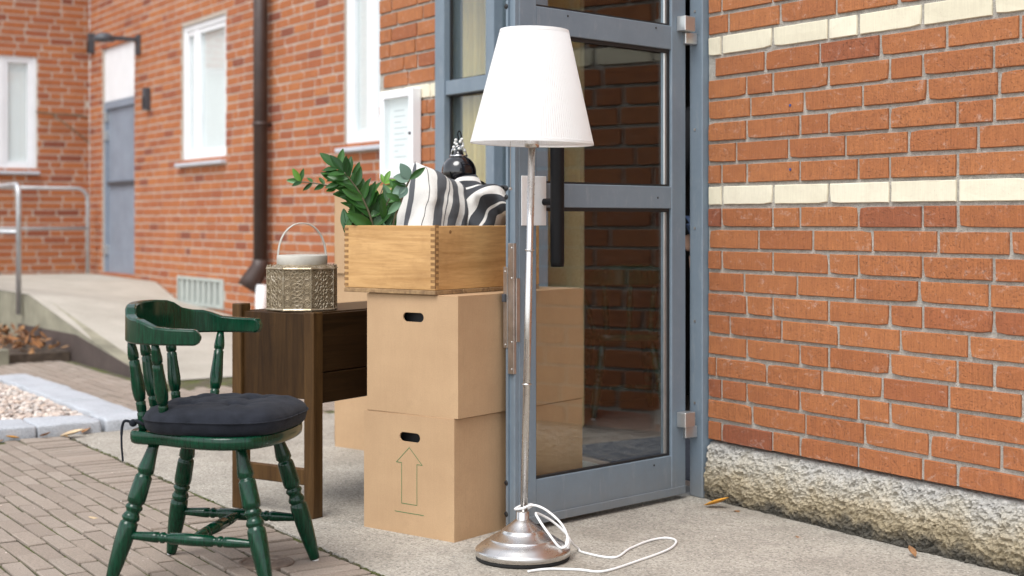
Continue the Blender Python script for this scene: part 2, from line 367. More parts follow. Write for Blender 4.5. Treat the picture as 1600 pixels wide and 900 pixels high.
# ------------------------------------------------------------------ ground
def struct(o): o['kind'] = 'structure'; return o
struct(bx('ground', (-110, 90, -100, 100, -.30, -.03), M['ground']))
SY = -1.47                                                   # edge between slab and pavers
bm = bmesh.new(); box(bm, -2.74, 7, SY, .02, -.1, 0, .006)
struct(obj('concrete_pavement', bm, M['slab']))
pav = struct(bx('paving_joints', [(-2.74, 5.5, -7, SY, -.06, -.007), (-9, -2.745, -7, 1.38, -.06, -.007)], M['joint']))
def rough_block(L, W, Hh, jit, bev, seed):
    rnd = random.Random(seed); bm = bmesh.new(); box(bm, -L / 2, L / 2, -W / 2, W / 2, 0, Hh, bev)
    for v in bm.verts: v.co += Vector((rnd.uniform(-1, 1), rnd.uniform(-1, 1), rnd.uniform(-1, 1))) * jit
    bmesh.ops.recalc_face_normals(bm, faces=bm.faces)
    me = bpy.data.meshes.new('paver'); bm.to_mesh(me); bm.free(); return me
PV = [rough_block(.1935, .0550, .05, .0014, .003, s) for s in range(5)]
for m in PV: m.materials.append(M['paver'])
spots = []
x = -2.72
while x < 3.0:                                                # soldier course along the slab
    spots.append((x + .03, SY - .118, 90)); x += .0645
for r in range(36):
    y = SY - .2235 - .0320 - r * .0640; x = -2.72 + (r % 2) * .1 + (r * .037) % .03
    while x < 3.0: spots.append((x + .1, y, 0)); x += .2045
far = []
for r in range(70):                                          # beyond the gravel bed
    y = 1.25 - r * .0640; x = -2.86 - (r % 2) * .1
    while x > -7.2:
        if not (y > -.5 and x < -4.1) and not (-2.0 < y < -1.0 and -5.0 < x) and not (y < -1.0 and x > -5.2): far.append((x, y, 0))
        x -= .2045
vis, rest = [], []
COVER = (.037, -1.69)
for s in spots + far:
    if math.hypot(s[0] - COVER[0], s[1] - COVER[1]) < .03: continue
    dpt = in_view(s[0], s[1], 0)
    (vis.append((dpt, s)) if dpt else rest.append(s))
vis.sort(); rest += [s for _, s in vis[290:]]
for _, s in vis[:290]:
    o = link(bpy.data.objects.new('paver', random.choice(PV)), pav)
    o.location = (s[0], s[1], -.049 + random.uniform(-.0025, .002)); o.rotation_euler = (R(random.uniform(-.5, .5)), R(random.uniform(-.4, .4)), R(s[2] + random.uniform(-.7, .7) + random.choice((0, 180))))
join_copies('pavers', PV, [(random.randrange(5), Matrix.Translation((s[0], s[1], -.049 + random.uniform(-.002, .0015))) @ Matrix.Rotation(R(s[2] + random.uniform(-.6, .6)), 4, 'Z')) for s in rest], M['paver'], pav)
bm = bmesh.new()                                             # moss swelling along the slab edge
for i in range(420):
    x = random.uniform(-2.7, 2.2); k = mnoise.noise(Vector((x * 2.3, 0, 0)))
    if k < -.25: continue
    r = random.uniform(.004, .011)
    m = Matrix.Translation((x, SY - random.uniform(.000, .022), -.006)) @ Matrix.Diagonal((r * random.uniform(1, 2.4), r, r * .8, 1))
    bmesh.ops.create_icosphere(bm, subdivisions=1, radius=1, matrix=m)
tag(obj('moss', bm, M['joint'], None, True), 'low green moss growing in the slab edge joint', 'moss', None, 'stuff')
# round drain cover in the pavers
cv = thing('drain_cover', 'small round metal drain cover set in the brick pavers', 'drain cover', (*COVER, 0))
bm = bmesh.new(); lathe(bm, [(-.01, .08), (.004, .08), (.006, .077), (.006, .070), (.003, .068)], 40); obj('rim', bm, M['cover'], cv)
bm = bmesh.new(); lathe(bm, [(.0, .066), (.004, .066), (.004, .055), (.001, .053), (.001, .040), (.004, .038), (.004, .022), (.001, .02), (.001, .0)], 40, cap=False); obj('lid', bm, M['cover'], cv)

# ------------------------------------------------------------------ brick walls
Z0, CP, BH = .211, .075, .0625
def brick_mesh(L, seed):
    rnd = random.Random(seed); bm = bmesh.new(); n = 6 if L > .2 else 3; hx = L / 2
    out = [(-hx + L * i / n, 0) for i in range(n)] + [(hx, 0), (hx, BH / 2)] + [(hx - L * i / n, BH) for i in range(n)] + [(-hx, BH), (-hx, BH / 2)]
    rag = [(x + rnd.uniform(-1, 1) * .0006, z + rnd.uniform(-1, 1) * .0004) for x, z in out]
    chip = {rnd.choice((0, n, n + 2, 2 * n + 2))} if rnd.random() < .5 else set()
    def ins(k, d):
        x, z = rag[k]; d = d + (.0035 if k in chip else 0); cx, cz = (1 if x < 0 else -1), (1 if z < BH / 2 else -1)
        return (x + (cx * d if abs(out[k][0]) > hx - .001 else 0), z + (cz * d if out[k][1] in (0, BH) else 0))
    r0 = [bm.verts.new((*ins(k, .0018 + rnd.uniform(0, .0005))[:1], rnd.uniform(-.0006, .0006), ins(k, .0018 + rnd.uniform(0, .0005))[1])) for k in range(len(out))]
    r1 = [bm.verts.new((ins(k, 0)[0], .0024 + (.004 if k in chip else 0), ins(k, 0)[1])) for k in range(len(out))]
    r2 = [bm.verts.new((x, .055, z)) for x, z in rag]
    for a, b in ((r0, r1), (r1, r2)):
        for k in range(len(out)): bm.faces.new((a[k], a[(k + 1) % len(out)], b[(k + 1) % len(out)], b[k]))
    bm.faces.new(r0); bmesh.ops.recalc_face_normals(bm, faces=bm.faces)
    me = bpy.data.meshes.new('brick'); bm.to_mesh(me); bm.free(); return me
BS = [brick_mesh(.2405, 20 + i) for i in range(6)] + [brick_mesh(.115, 40 + i) for i in range(4)]
BC = [m.copy() for m in BS]; BF = [m.copy() for m in BS]
for ms, mt in ((BS, 'brick'), (BC, 'cream_brick'), (BF, 'brick_far')):
    for m in ms: m.materials.append(M[mt])
S, Hd = .2535, .128
def course(i, a0, a1, phase=0.):
    """brick intervals of one course; every second course holds a header after two stretchers"""
    rnd = random.Random(i * 13 + int(phase * 10)); out = []
    if i % 2: seq = [S]; off = (i * .0911 + phase) % S
    else: seq = [S, S, Hd]; off = (i * .127 + .25 + phase) % (2 * S + Hd)
    a = a0 - off; k = 0
    while a < a1:
        L = seq[k % len(seq)]; k += 1
        lo, hi = max(a, a0), min(a + L, a1)
        if hi - lo > .05: out.append((lo + .0065, hi - .0065))
        a += L
    return out
def clip(iv, ops, za, zb):
    for (o0, o1, z0, z1) in ops:
        if min(zb, z1) - max(za, z0) < .035: continue
        nv = []
        for a, b in iv:
            if b <= o0 or a >= o1: nv.append((a, b)); continue
            if o0 - a > .03: nv.append((a, o0 - .005))
            if b - o1 > .03: nv.append((o1 + .005, b))
        iv = nv
    return iv
def wall(parent, name, place, a0, a1, ncourse, ops, meshes, cream, limit, mortar, core_depth=.25, z_base=Z0, phase=0., zrev=.0075):
    """place(a, z, depth_out) -> world point on the face; builds core, visible bricks one by one, the rest joined"""
    As = sorted({a0, a1} | {v for o in ops for v in o[:2] if a0 < v < a1}); ztop = z_base + ncourse * CP
    Zs = sorted({z_base + .001, ztop} | {v for o in ops for v in o[2:] if z_base < v < ztop})
    bm = bmesh.new()
    for A0, A1 in zip(As, As[1:]):
        for q0, q1 in zip(Zs, Zs[1:]):
            am, zm = (A0 + A1) / 2, (q0 + q1) / 2
            if any(o[0] < am < o[1] and o[2] < zm < o[3] for o in ops): continue
            p, q = place(A0, q0, -zrev), place(A1, q1, -core_depth)
            box(bm, min(p.x, q.x), max(p.x, q.x), min(p.y, q.y), max(p.y, q.y), q0, q1)
    bmesh.ops.remove_doubles(bm, verts=bm.verts, dist=1e-5)
    w = obj(name, bm, mortar, parent, world=True)
    base_rot = math.atan2((place(1, 0, 0) - place(0, 0, 0)).y, (place(1, 0, 0) - place(0, 0, 0)).x)
    seen, other = [], []
    for i in range(ncourse):
        z = z_base + i * CP
        for a, b in clip(course(i, a0, a1, phase), ops, z, z + BH):
            L = b - a; rnd = random.Random(hash((i, round(a, 3))))
            mi = rnd.randrange(6) if L > .18 else 6 + rnd.randrange(4)
            mm = (a + b) / 2; pt = place(mm, z + rnd.uniform(-.0012, .0012), rnd.uniform(-.0012, .0022))
            mt = Matrix.Translation(pt) @ Matrix.Rotation(base_rot + R(rnd.uniform(-.25, .25)), 4, 'Z') @ Matrix.Rotation(R(rnd.uniform(-.3, .3)), 4, 'Y') @ Matrix.Diagonal((L / (.2405 if mi < 6 else .115), 1, 1, 1))
            d = in_view(pt.x, pt.y, z + .03, 10)
            it = (d or 1e9, mi, mt, i in cream)
            (seen if d else other).append(it)
    seen.sort(key=lambda t: t[0]); other += seen[limit:]
    off = Matrix.Translation(-world_loc(w))
    for d, mi, mt, cr in seen[:limit]:
        o = link(bpy.data.objects.new('brick', (BC if cr else meshes)[mi]), w); o.matrix_local = Matrix.Translation(Vector(world_loc(parent))*0) @ mt
    for cr in (False, True):
        its = [(mi, mt) for d, mi, mt, c_ in other if c_ == cr]
        if its:
            j = join_copies('bricks', BC if cr else meshes, its, M['cream_brick'] if cr else meshes[0].materials[0], w); j.location = (0, 0, 0)
    return w
# --- building with the entrance (near, right)
b1 = thing('brick_building', 'red brick building with cream bands and the open glass entrance door', 'building', (0, 0, 0))
CREAM = {11, 18}
OPEN1 = (-1.90, .002, -1, 2.24)
XL, XR = -2.47, 4.6
wall(b1, 'wall', lambda a, z, o: Vector((a, -o, z)), XL, XR, 45, [OPEN1], BS, CREAM, 300, M['mortar'])
def plinth(x0, x1, seed, step=.005):
    bm = bmesh.new(); nx = int((x1 - x0) / step); nz = 44; rows = []
    prof = [(0, -.006), (.02, -.009), (.05, -.011), (.10, -.010), (.15, -.004), (.18, .006), (.20, .018), (.209, .06)]
    for k in range(nz + 1):
        z = .209 * (k / nz); y0 = interp(prof, z); row = []
        for i in range(nx + 1):
            x = x0 + (x1 - x0) * i / nx; p = Vector((x * 9, z * 9, seed))
            n = mnoise.noise(p) * .010 + mnoise.noise(p * 2.7) * .008 + (.35 - abs(mnoise.noise(p * 5.5))) * .019 + (.3 - abs(mnoise.noise(p * 11 + Vector((3, 1, 0))))) * .012 + mnoise.noise(p * 21) * .006
            row.append(bm.verts.new((x + mnoise.noise(p * 13) * .002, y0 - n * (1 if z < .195 else .25), z if k < nz else .214)))
        rows.append(row)
    for a, b in zip(rows, rows[1:]):
        for i in range(nx): bm.faces.new((a[i], a[i + 1], b[i + 1], b[i]))
    box(bm, x0 + .001, x1, .02, .25, -.1, .19)
    return obj('plinth', bm, M['plinth'], b1, False)
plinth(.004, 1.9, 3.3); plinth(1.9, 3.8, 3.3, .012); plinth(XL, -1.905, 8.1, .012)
for z in (1.36, 1.149):                                       # two blue wall plugs left in the bricks
    bm = bmesh.new(); lathe(bm, [(0, .0045), (1, .004)], 12, (.414, -.001, z), (.414, -.0035, z)); obj('wall_plug', bm, M['plug'], b1)
# shell behind the wall: floor, dark walls, ceiling, cream partition
bx('roof_slab', (XL, XR, 0.26, 6, 3.45, 3.6), M['inside_dark'], b1)
bx('inner_wall', [(XL + .01, XL + .2, .26, 6, 0, 3.45), (XR - .2, XR, .26, 6, 0, 3.45), (XL + .2, XR - .2, 5.8, 6, 0, 3.45)], M['inside_dark'], b1)
bx('inner_wall', [(.35, .45, .26, 5.8, 0, 2.6)], M['inside_dark'], b1)
bx('ceiling', (XL + .2, .35, .65, 5.8, 2.6, 2.7), M['inside_dark'], b1); bx('ceiling', (XL + .2, .35, .09, .6498, 2.45, 2.7), M['white_plate'], b1)
bx('inner_wall', (XL + .2005, XL + .23, .26, .5995, .012, 2.45), M['cream'], b1)
bx('floor', (XL + .2, .35, .06, 5.8, -.05, .012), M['inside_floor'], b1)
bx('partition_wall', (XL + .2, -1.592, .60, .625, .012, 2.6), M['cream'], b1)
bx('skirting_board', (XL + .2, -1.586, .588, .5998, .012, .10), M['white_paint'], b1)
bx('door_mat', (-1.1, -.1, .12, .75, .012, .022), M['mat'], b1)
# --- entrance frame, sidelight and the open door
F = M['frame']
fr_ = bx('door_frame', [(-.072, -.003, -.02, .09, .0, 2.235), (-1.895, -1.812, -.012, .09, 0, 2.235), (-1.453, -1.386, -.012, .09, .0, 2.235),
                       (-1.245, -1.115, .0, .09, 0, 2.235), (-1.812, -.072, -.006, .086, 2.16, 2.232)], F, b1, .003)
bx('rail', [(-1.811, -1.454, -.004, .08, 1.556, 1.622)], F, fr_, .003); bx('rail', (-1.811, -1.454, -.004, .08, 1.02, 1.10), F, fr_, .003); bx('rail', (-1.811, -1.454, -.004, .08, .0, .16), F, fr_, .003)
bx('rail', (-1.385, -1.246, .004, .08, 1.02, 1.10), F, fr_, .003)
bx('threshold', (-1.115, -.072, -.06, .10, -.01, .011), M['silver'], fr_, .002)
for z0, z1 in ((.16, 1.02), (1.10, 1.556), (1.622, 2.16)):
    bx('pane', (-1.811, -1.454, .034, .040, z0 + .001, z1 - .001), M['glass'], fr_)
    bx('gasket', [(-1.811, -1.803, .020, .033, z0, z1), (-1.462, -1.454, .020, .033, z0, z1), (-1.803, -1.462, .020, .033, z0, z0 + .008), (-1.803, -1.462, .020, .033, z1 - .008, z1)], M['gasket'], fr_)
for z0, z1 in ((.01, 1.02), (1.10, 2.16)): bx('pane', (-1.385, -1.246, .034, .040, z0, z1), M['glass'], fr_)
for z in (.33, .62, .95, 1.3, 1.72): bx('bolt', (-.046, -.038, -.0225, -.0195, z, z + .008), M['steel'], fr_)
bm = bmesh.new(); n_ = 60; rows = [[bm.verts.new((-1.80 + .40 * i / n_, .085 + .022 * math.sin(i * .9) + .008 * math.sin(i * 2.3 + 1), z)) for i in range(n_ + 1)] for z in (.02, .8, 1.5, 2.16)]
for a, b in zip(rows, rows[1:]):
    for i in range(n_): bm.faces.new((a[i], a[i + 1], b[i + 1], b[i]))
bmesh.ops.solidify(bm, geom=bm.faces[:], thickness=.002); obj('curtain', bm, M['curtain'], fr_, True)
door = thing('door_tmp', None, None); bpy.data.objects.remove(door)
DX, DT = .842, .052
dm = Matrix.Translation((-.046, -.059, 0)) @ Matrix.Rotation(math.atan2(-.982, .185), 4, 'Z')
bm = bmesh.new()
for d in [(0, .078, -DT, 0, .015, 2.12), (.745, .824, -DT, 0, .015, 2.12)]: box(bm, *d, bev=.003)
for z0, z1 in ((.017, .158), (1.023, 1.10), (1.58, 1.663), (2.03, 2.118)): box(bm, .0775, .7455, -DT + .001, -.002, z0, z1, .002)
door = obj('door', bm, F, b1); door.matrix_local = dm; tag(door, 'open glass door with blue grey frame swung outwards')
bm = bmesh.new(); box(bm, .8235, .834, -DT + .004, -.014, .016, 2.119); box(bm, .8335, DX, -DT + .012, -.030, .016, 2.119); box(bm, .8235, .840, -.0095, -.0005, .016, 2.119, .001)
obj('door_edge', bm, F, door)
bx('bottom_sweep', (.01, .82, .0, .006, .018, .045), F, door, .001)
for z0, z1 in ((.158, 1.023), (1.10, 1.58), (1.663, 2.03)):
    bx('pane', (.0775, .7455, -.030, -.024, z0 + .001, z1 - .001), M['glass'], door)
    bx('gasket', [(.078, .086, -.0235, -.010, z0, z1), (.737, .745, -.0235, -.010, z0, z1), (.086, .737, -.0235, -.010, z0, z0 + .007), (.086, .737, -.0235, -.010, z1 - .012, z1)], M['gasket'], door)
    bx('glazing_bead', (.0862, .096, -.0236, -.016, z0 + .008, z1 - .013), M['silver'], door)
for xx, z in ((.60, 1.645), (.16, 1.648), (.15, 1.06), (.17, .135)):   # small drilled holes in the rails
    bm = bmesh.new(); lathe(bm, [(0, .004), (1, .0035)], 10, (xx, -.0019, z), (xx, -.0010, z)); obj('screw_hole', bm, M['gasket'], door)
for z in (.278, 1.668):                                       # hinges: one block on the door, one on the frame
    bx('hinge', (-.004, .052, .0005, .040, z - .022, z + .030), M['silver'], door, .002)
    bx('hinge', (-.060, -.028, -.075, -.0205, z - .064, z - .024), M['silver'], fr_, .002)
bm = bmesh.new(); hx_ = .715
tube(bm, [(hx_, .062, .835), (hx_, .062, .85), (hx_, .062, 1.55), (hx_, .062, 1.565)], [.0205, .0225, .0225, .0205], 20)
ph = obj('pull_handle', bm, M['black'], door, True)
bm = bmesh.new(); tube(bm, [(hx_, -.002, 1.45), (hx_, .05, 1.45)], .011, 12); tube(bm, [(hx_, -.002, 1.04), (hx_, .05, 1.04)], .011, 12); obj('bracket', bm, M['black'], ph)
bx('handle_plate', (.705, .815, .0005, .004, .965, 1.122), M['white_plate'], door, .0012)
bm = bmesh.new()                                              # lock cover and lock case on the leading edge
box(bm, .8425, .8460, -.027, -.002, .50, .91, .001); box(bm, .8345, .8460, -.0045, .0000, .50, .91, .001); obj('lock_cover', bm, M['steel'], door)
bx('lock_plate', (.8423, .8455, -.049, -.030, .58, .835), M['steel'], door, .001)
bx('latch', (.8456, .855, -.046, -.034, .725, .75), M['dark'], door, .001)
bx('lock_cover', (.822, .838, .0005, .0040, .60, .80), M['steel'], door, .001)
for z in (1.655, 1.683, 1.055, 1.083, .155, .057):
    bm = bmesh.new(); lathe(bm, [(0, .0085), (.25, .0085), (1, .006)], 12, (.8422, -.038, z), (.8450, -.038, z)); obj('bolt', bm, M['gasket'], door, True)
for z in (.515, .60, .80, .895, .60 - .01, .82):
    bm = bmesh.new(); lathe(bm, [(0, .004), (1, .003)], 8, (.8458, -.010 if z not in (.59, .82) else -.040, z), (.8474, -.010 if z not in (.59, .82) else -.040, z)); obj('screw', bm, M['silver'], door, True)

# --- recessed building (far, left): facade and end wall
b2 = thing('brick_building', 'far red brick building with white windows, grey door and ramp', 'building', (-8.5, 1.4, 0))
YF, XE = 1.40, -11.951
WB = (-9.06, -7.97, 1.52, 2.80); WA = (-5.66, -4.50, 1.52, 2.80); BD = (-11.488, -10.425, .40, 2.86); GR = (-9.16, -8.01, .20, .465)
wall(b2, 'facade', lambda a, z, o: Vector((a, YF - o, z)), XE, -2.55, 50, [WA, WB, BD, GR], BF, set(), 290, M['mortar_far'], zrev=.0025, phase=.06, z_base=.211 - .15)
WC = (-.55, .828, 1.52, 2.79)
wall(b2, 'end_wall', lambda a, z, o: Vector((XE + o, a, z)), -4.2, YF, 50, [WC], BF, set(), 290, M['mortar_far'], zrev=.0025, phase=.17, z_base=.211 - .15)
bx('plinth', (-12.2, -2.55, YF - .012, YF + .2, -.05, .061), M['ramp_side'], b2, world=True)
bx('plinth', (XE - .2, XE + .012, -4.2, YF - .013, -.05, .061), M['ramp_side'], b2, world=True)
def blind(bm, a0, a1, z0, z1, y):
    n = int((z1 - z0) / .05)
    for i in range(n):
        z = z0 + (z1 - z0) * i / n; h = (z1 - z0) / n
        box(bm, a0, a1, y, y + .004, z + .004, z + h - .003); 
    box(bm, a0, a1, y + .006, y + .009, z0, z1)
def window(op, to, mull, flip=False):
    a0, a1, z0, z1 = op
    def B(bm, p0, p1, q0, q1, r0, r1, bev=.0):                # p along wall, q depth into wall, r height
        if not flip: box(bm, p0, p1, YF + q0, YF + q1, r0, r1, bev)
        else: box(bm, XE - q1, XE - q0, p0, p1, r0, r1, bev)
    bm = bmesh.new(); t = .055
    for d in [(a0, a0 + t, .020, .10, z0, z1), (a1 - t, a1, .020, .10, z0, z1), (a0 + t, a1 - t, .020, .10, z0, z0 + t), (a0 + t, a1 - t, .020, .10, z1 - t, z1)]: B(bm, *d, .004)
    w = obj('window', bm, M['white_paint'], b2, world=True)
    m = [a0 + t] + mull + [a1 - t]
    for c in mull:
        bm = bmesh.new(); B(bm, c - .035, c + .035, .022, .098, z0 + t, z1 - t, .004); obj('mullion', bm, M['white_paint'], w)
    for c0, c1 in zip(m, m[1:]):
        e = .036
        bm = bmesh.new(); s0, s1 = c0 + (e if c0 in mull else 0), c1 - (e if c1 in mull else 0)
        for d in [(s0, s0 + .04, .030, .085, z0 + t, z1 - t), (s1 - .04, s1, .030, .085, z0 + t, z1 - t), (s0 + .04, s1 - .04, .030, .085, z0 + t, z0 + t + .045), (s0 + .04, s1 - .04, .030, .085, z1 - t - .045, z1 - t)]: B(bm, *d, .003)
        obj('sash', bm, M['white_paint'], w)
        bm = bmesh.new(); B(bm, s0 + .041, s1 - .041, .055, .061, z0 + t + .046, z1 - t - .046); obj('pane', bm, M['glass'], w)
        bm = bmesh.new(); n = 24; zz0, zz1 = z0 + t + .05, z1 - t - .05
        for i in range(n): q = (zz1 - zz0) / n; B(bm, s0 + .045, s1 - .045, .075, .079, zz0 + i * q + .002, zz0 + (i + 1) * q - .002)
        B(bm, s0 + .042, s1 - .042, .081, .084, zz0 - .004, zz1 + .004); obj('blind', bm, M['blind'], w)
    bm = bmesh.new(); B(bm, a0 - .05, a1 + .02, -.055, .019, z0 - .035, z0 - .004, .004); obj('sill', bm, M['sill'], w)
    bm = bmesh.new(); B(bm, a0 - .02, a1 + .02, .11, .24, z0, z1); obj('back_panel', bm, M['inside_dark'], w)
    return w
tag(window(WB, b2, [-8.75]), 'tall white window with closed blind between grey door and drainpipe')
tag(window(WA, b2, [-5.28]), 'white blind covered window beside the drainpipe')
tag(window(WC, b2, [.45], True), 'white window in the end wall above the railing')
a0, a1, z0, z1 = BD
bm = bmesh.new()
for d in [(a0, a0 + .06, YF + .02, YF + .14, .40, 2.26), (a1 - .06, a1, YF + .02, YF + .14, .40, 2.26), (a0 + .06, a1 - .06, YF + .02, YF + .14, 2.18, 2.26)]: box(bm, *d, bev=.003)
bd = obj('back_door', bm, M['back_door'], b2, world=True); tag(bd, 'grey blue metal back door below a white panel')
bx('leaf', (a0 + .062, a1 - .062, YF + .05, YF + .11, .415, 2.175), M['back_door'], bd, .003)
bx('kick_plate', (a0 + .07, a1 - .07, YF + .044, YF + .0495, .42, .64), M['back_door'], bd, .002)
bx('bar', (a0 + .10, a1 - .10, YF + .015, YF + .045, 1.36, 1.40), M['dark'], bd, .004)
for z in (.62, 1.85, 2.05): bx('hinge', (a0 + .03, a0 + .075, YF + .0, YF + .049, z, z + .10), M['silver'], bd, .003)
bx('upper_panel', (a0 + .003, a1 - .003, YF + .03, YF + .10, 2.265, 2.855), M['white_paint'], b2, world=True)
a0, a1, z0, z1 = GR
gr_ = bx('vent_grate', [(a0, a1, YF - .01, YF + .04, z0, z0 + .03), (a0, a1, YF - .01, YF + .04, z1 - .03, z1), (a0, a0 + .03, YF - .01, YF + .04, z0 + .03, z1 - .03), (a1 - .03, a1, YF - .01, YF + .04, z0 + .03, z1 - .03)], M['vent'], b2, world=True)
for i in range(8):
    q = a0 + .06 + i * (a1 - a0 - .12) / 7.5; bx('slat', (q, q + .085, YF + .0, YF + .02, z0 + .031, z1 - .031), M['vent'], gr_)
bx('backing', (a0, a1, YF + .05, YF + .1, z0, z1), M['inside_dark'], gr_)
bx('roof_edge', (-12.2, -2.55, YF - .12, YF + 3, 3.82, 3.98), M['dark'], b2, world=True)
bx('roof_edge', (-15, XE + .12, -4.2, YF - .121, 3.82, 3.98), M['dark'], b2, world=True)

# ------------------------------------------------------------------ ramp, railing, beds
bm = bmesh.new()
YR = -.43; prof = [(-4.62, .0), (-7.42, .409), (XE + .02, .409)]
prof2 = [(XE + .02, .40), (-9.75, .385), (-9.10, .225), (-8.0, .17), (-4.62, .0)]; prof1 = [(XE + .02, .409), (-7.42, .409), (-4.62, .0)]
cols = []
for i in range(61):
    x = XE + .02 + (-4.62 - XE - .02) * i / 60; za, zb = interp(prof1, x), interp(prof2, x)
    cols.append([bm.verts.new((x, YR + (YF - .014 - YR) * j / 12, za + (zb - za) * (j / 12) ** 1.3)) for j in range(13)])
for p_, q_ in zip(cols, cols[1:]):
    for j in range(12): bm.faces.new((p_[j], q_[j], q_[j + 1], p_[j + 1]))
rmp = struct(obj('ramp', bm, M['ramp'], None, True))
bm = bmesh.new()
v = [bm.verts.new(c) for c in [(-4.50, YR - .004, -.05), (-7.42, YR - .004, -.05), (XE + .02, YR - .004, -.05), (XE + .02, YR - .004, .402), (-7.42, YR - .004, .402), (-4.50, YR - .004, -.012)]]
bm.faces.new(v); r_ = bmesh.ops.extrude_face_region(bm, geom=bm.faces[:]); bmesh.ops.translate(bm, verts=[q for q in r_['geom'] if isinstance(q, bmesh.types.BMVert)], vec=(0, .10, 0))
obj('ramp_side', bm, M['ramp_side'], rmp)
bm = bmesh.new()                                              # dark steel plate along the foot of the ramp side
v = [bm.verts.new(c) for c in [(-4.40, YR - .012, -.05), (-7.7, YR - .012, -.05), (-7.7, YR - .012, .17), (-6.15, YR - .012, .185), (-4.40, YR - .012, .004)]]
bm.faces.new(v); r_ = bmesh.ops.extrude_face_region(bm, geom=bm.faces[:]); bmesh.ops.translate(bm, verts=[q for q in r_['geom'] if isinstance(q, bmesh.types.BMVert)], vec=(0, .007, 0))
obj('edge_plate', bm, M['brown_plate'], rmp)
def railing(label, pts_top, posts, mid, loc):
    t = thing('handrail', label, 'railing', loc, 0, 'galvanised ramp railings'); L = Vector(loc)
    bm = bmesh.new(); tube(bm, [Vector(p) - L for p in pts_top], .021, 10); obj('top_rail', bm, M['galv'], t, True)
    for a, b in posts:
        bm = bmesh.new(); tube(bm, [Vector(a) - L, Vector(b) - L], .020, 10); obj('post', bm, M['galv'], t, True)
    bm = bmesh.new(); tube(bm, [Vector(mid[0]) - L, Vector(mid[1]) - L], .018, 10); obj('mid_rail', bm, M['galv'], t, True)
def bend(x, y, zt, dirx, diry, zb, r=.09):
    return [(x, y, zb)] + [(x + dirx * r * (1 - math.cos(a)), y + diry * r * (1 - math.cos(a)), zt - r + r * math.sin(a)) for a in (i * math.pi / 12 for i in range(7))]
yr = YR - .04
railing('galvanised tube railing on the ramp edge at the left frame edge', bend(-7.56, yr, 1.262, -1, 0, .25) + [(XE + .3, yr, 1.262)], [((-8.35, yr, .25), (-8.35, yr, 1.25)), ((-10, yr, .25), (-10, yr, 1.25))], ((-7.57, yr, .89), (XE + .3, yr, .89)), (-7.56, yr, 0))
railing('galvanised tube railing along the end wall beside the grey door', bend(-11.62, 1.28, 1.33, 0, -1, .409, .12) + [(-11.62, -.38, 1.33)], [((-11.62, -.30, .409), (-11.62, -.30, 1.32))], ((-11.62, 1.28, .90), (-11.62, -.36, .90)), (-11.62, 1.28, .409))
# leaf bed with kerb
struct(bx('planting_bed', (-9, -6.24, -4.5, YR - .02, -.05, .06), M['soil']))
kb = thing('kerb', 'low mossy concrete kerb in front of the brown leaf bed', 'kerb', (-6.18, -1.6, 0))
for i in range(4): bx('kerb_stone', (-.05, .05, -.95 + i * .53 - .95 + .5, -.95 + i * .53 + .5 - .43, -.04, .105), M['ramp_side'], kb, .008)
def leaf_mesh(L, W, cup, bendz, seed=0, n=5):
    bm = bmesh.new(); rows = []
    for i in range(n + 1):
        t = i / n; w = W * (math.sin(math.pi * min(1, t * .97 + .015)) ** .75) * (1 - .25 * t); z = bendz * t * t
        rows.append([bm.verts.new((L * t, s * w, z + cup * abs(s) * w)) for s in (-1, -.5, 0, .5, 1)])
    for a, b in zip(rows, rows[1:]):
        for k in range(4): bm.faces.new((a[k], a[k + 1], b[k + 1], b[k]))
    me = bpy.data.meshes.new('leaf'); bm.to_mesh(me); bm.free(); me.shade_smooth(); return me
LM = [leaf_mesh(.07, .02, .5, .02), leaf_mesh(.055, .022, -.4, -.012), leaf_mesh(.08, .017, .9, .03)]
its = []
for i in range(1500):
    x, y = random.uniform(-8.7, -6.27), random.uniform(-3.2, YR - .05)
    its.append((random.randrange(3), Matrix.Translation((x, y, .07 + random.random() * .07 * (1 + mnoise.noise(Vector((x * 2, y * 2, 0)))))) @ Matrix.Rotation(random.uniform(0, 6.28), 4, 'Z') @ Matrix.Rotation(random.uniform(-.7, .7), 4, 'X') @ Matrix.Rotation(random.uniform(-.6, .6), 4, 'Y')))
tag(join_copies('leaf_litter', LM, its, M['litter'], None), 'brown fallen leaves heaped in the kerbed bed by the ramp', 'leaves')
# gravel bed edged with pale granite
gb = struct(bx('gravel_bed', (-4.80, -2.98, -4.2, -1.24, -.05, .012), M['soil']))
PB = []
for s in range(4):
    rr = random.Random(s); bm = bmesh.new(); bmesh.ops.create_icosphere(bm, subdivisions=1, radius=1)
    for v in bm.verts: v.co = Vector((v.co.x * 1.25, v.co.y, v.co.z * .7)) * rr.uniform(.8, 1.15)
    me = bpy.data.meshes.new('pebble'); bm.to_mesh(me); bm.free(); PB.append(me)
its = []
for i in range(4200):
    r = random.uniform(.008, .019)
    its.append((random.randrange(4), Matrix.Translation((random.uniform(-4.76, -2.97), -1.26 - 1.7 * random.random() ** 1.3, .014 + random.random() * .018)) @ Matrix.Rotation(random.uniform(0, 6.28), 4, 'Z') @ Matrix.Rotation(random.uniform(-.5, .5), 4, 'X') @ Matrix.Scale(r, 4)))
tag(join_copies('gravel', PB, its, M['gravel'], None), 'pinkish pebble gravel inside the pale granite edging', 'gravel')
ge = thing('granite_edging', 'pale blue grey granite edging stones around the gravel bed', 'edging', (-2.86, -1.15, 0))
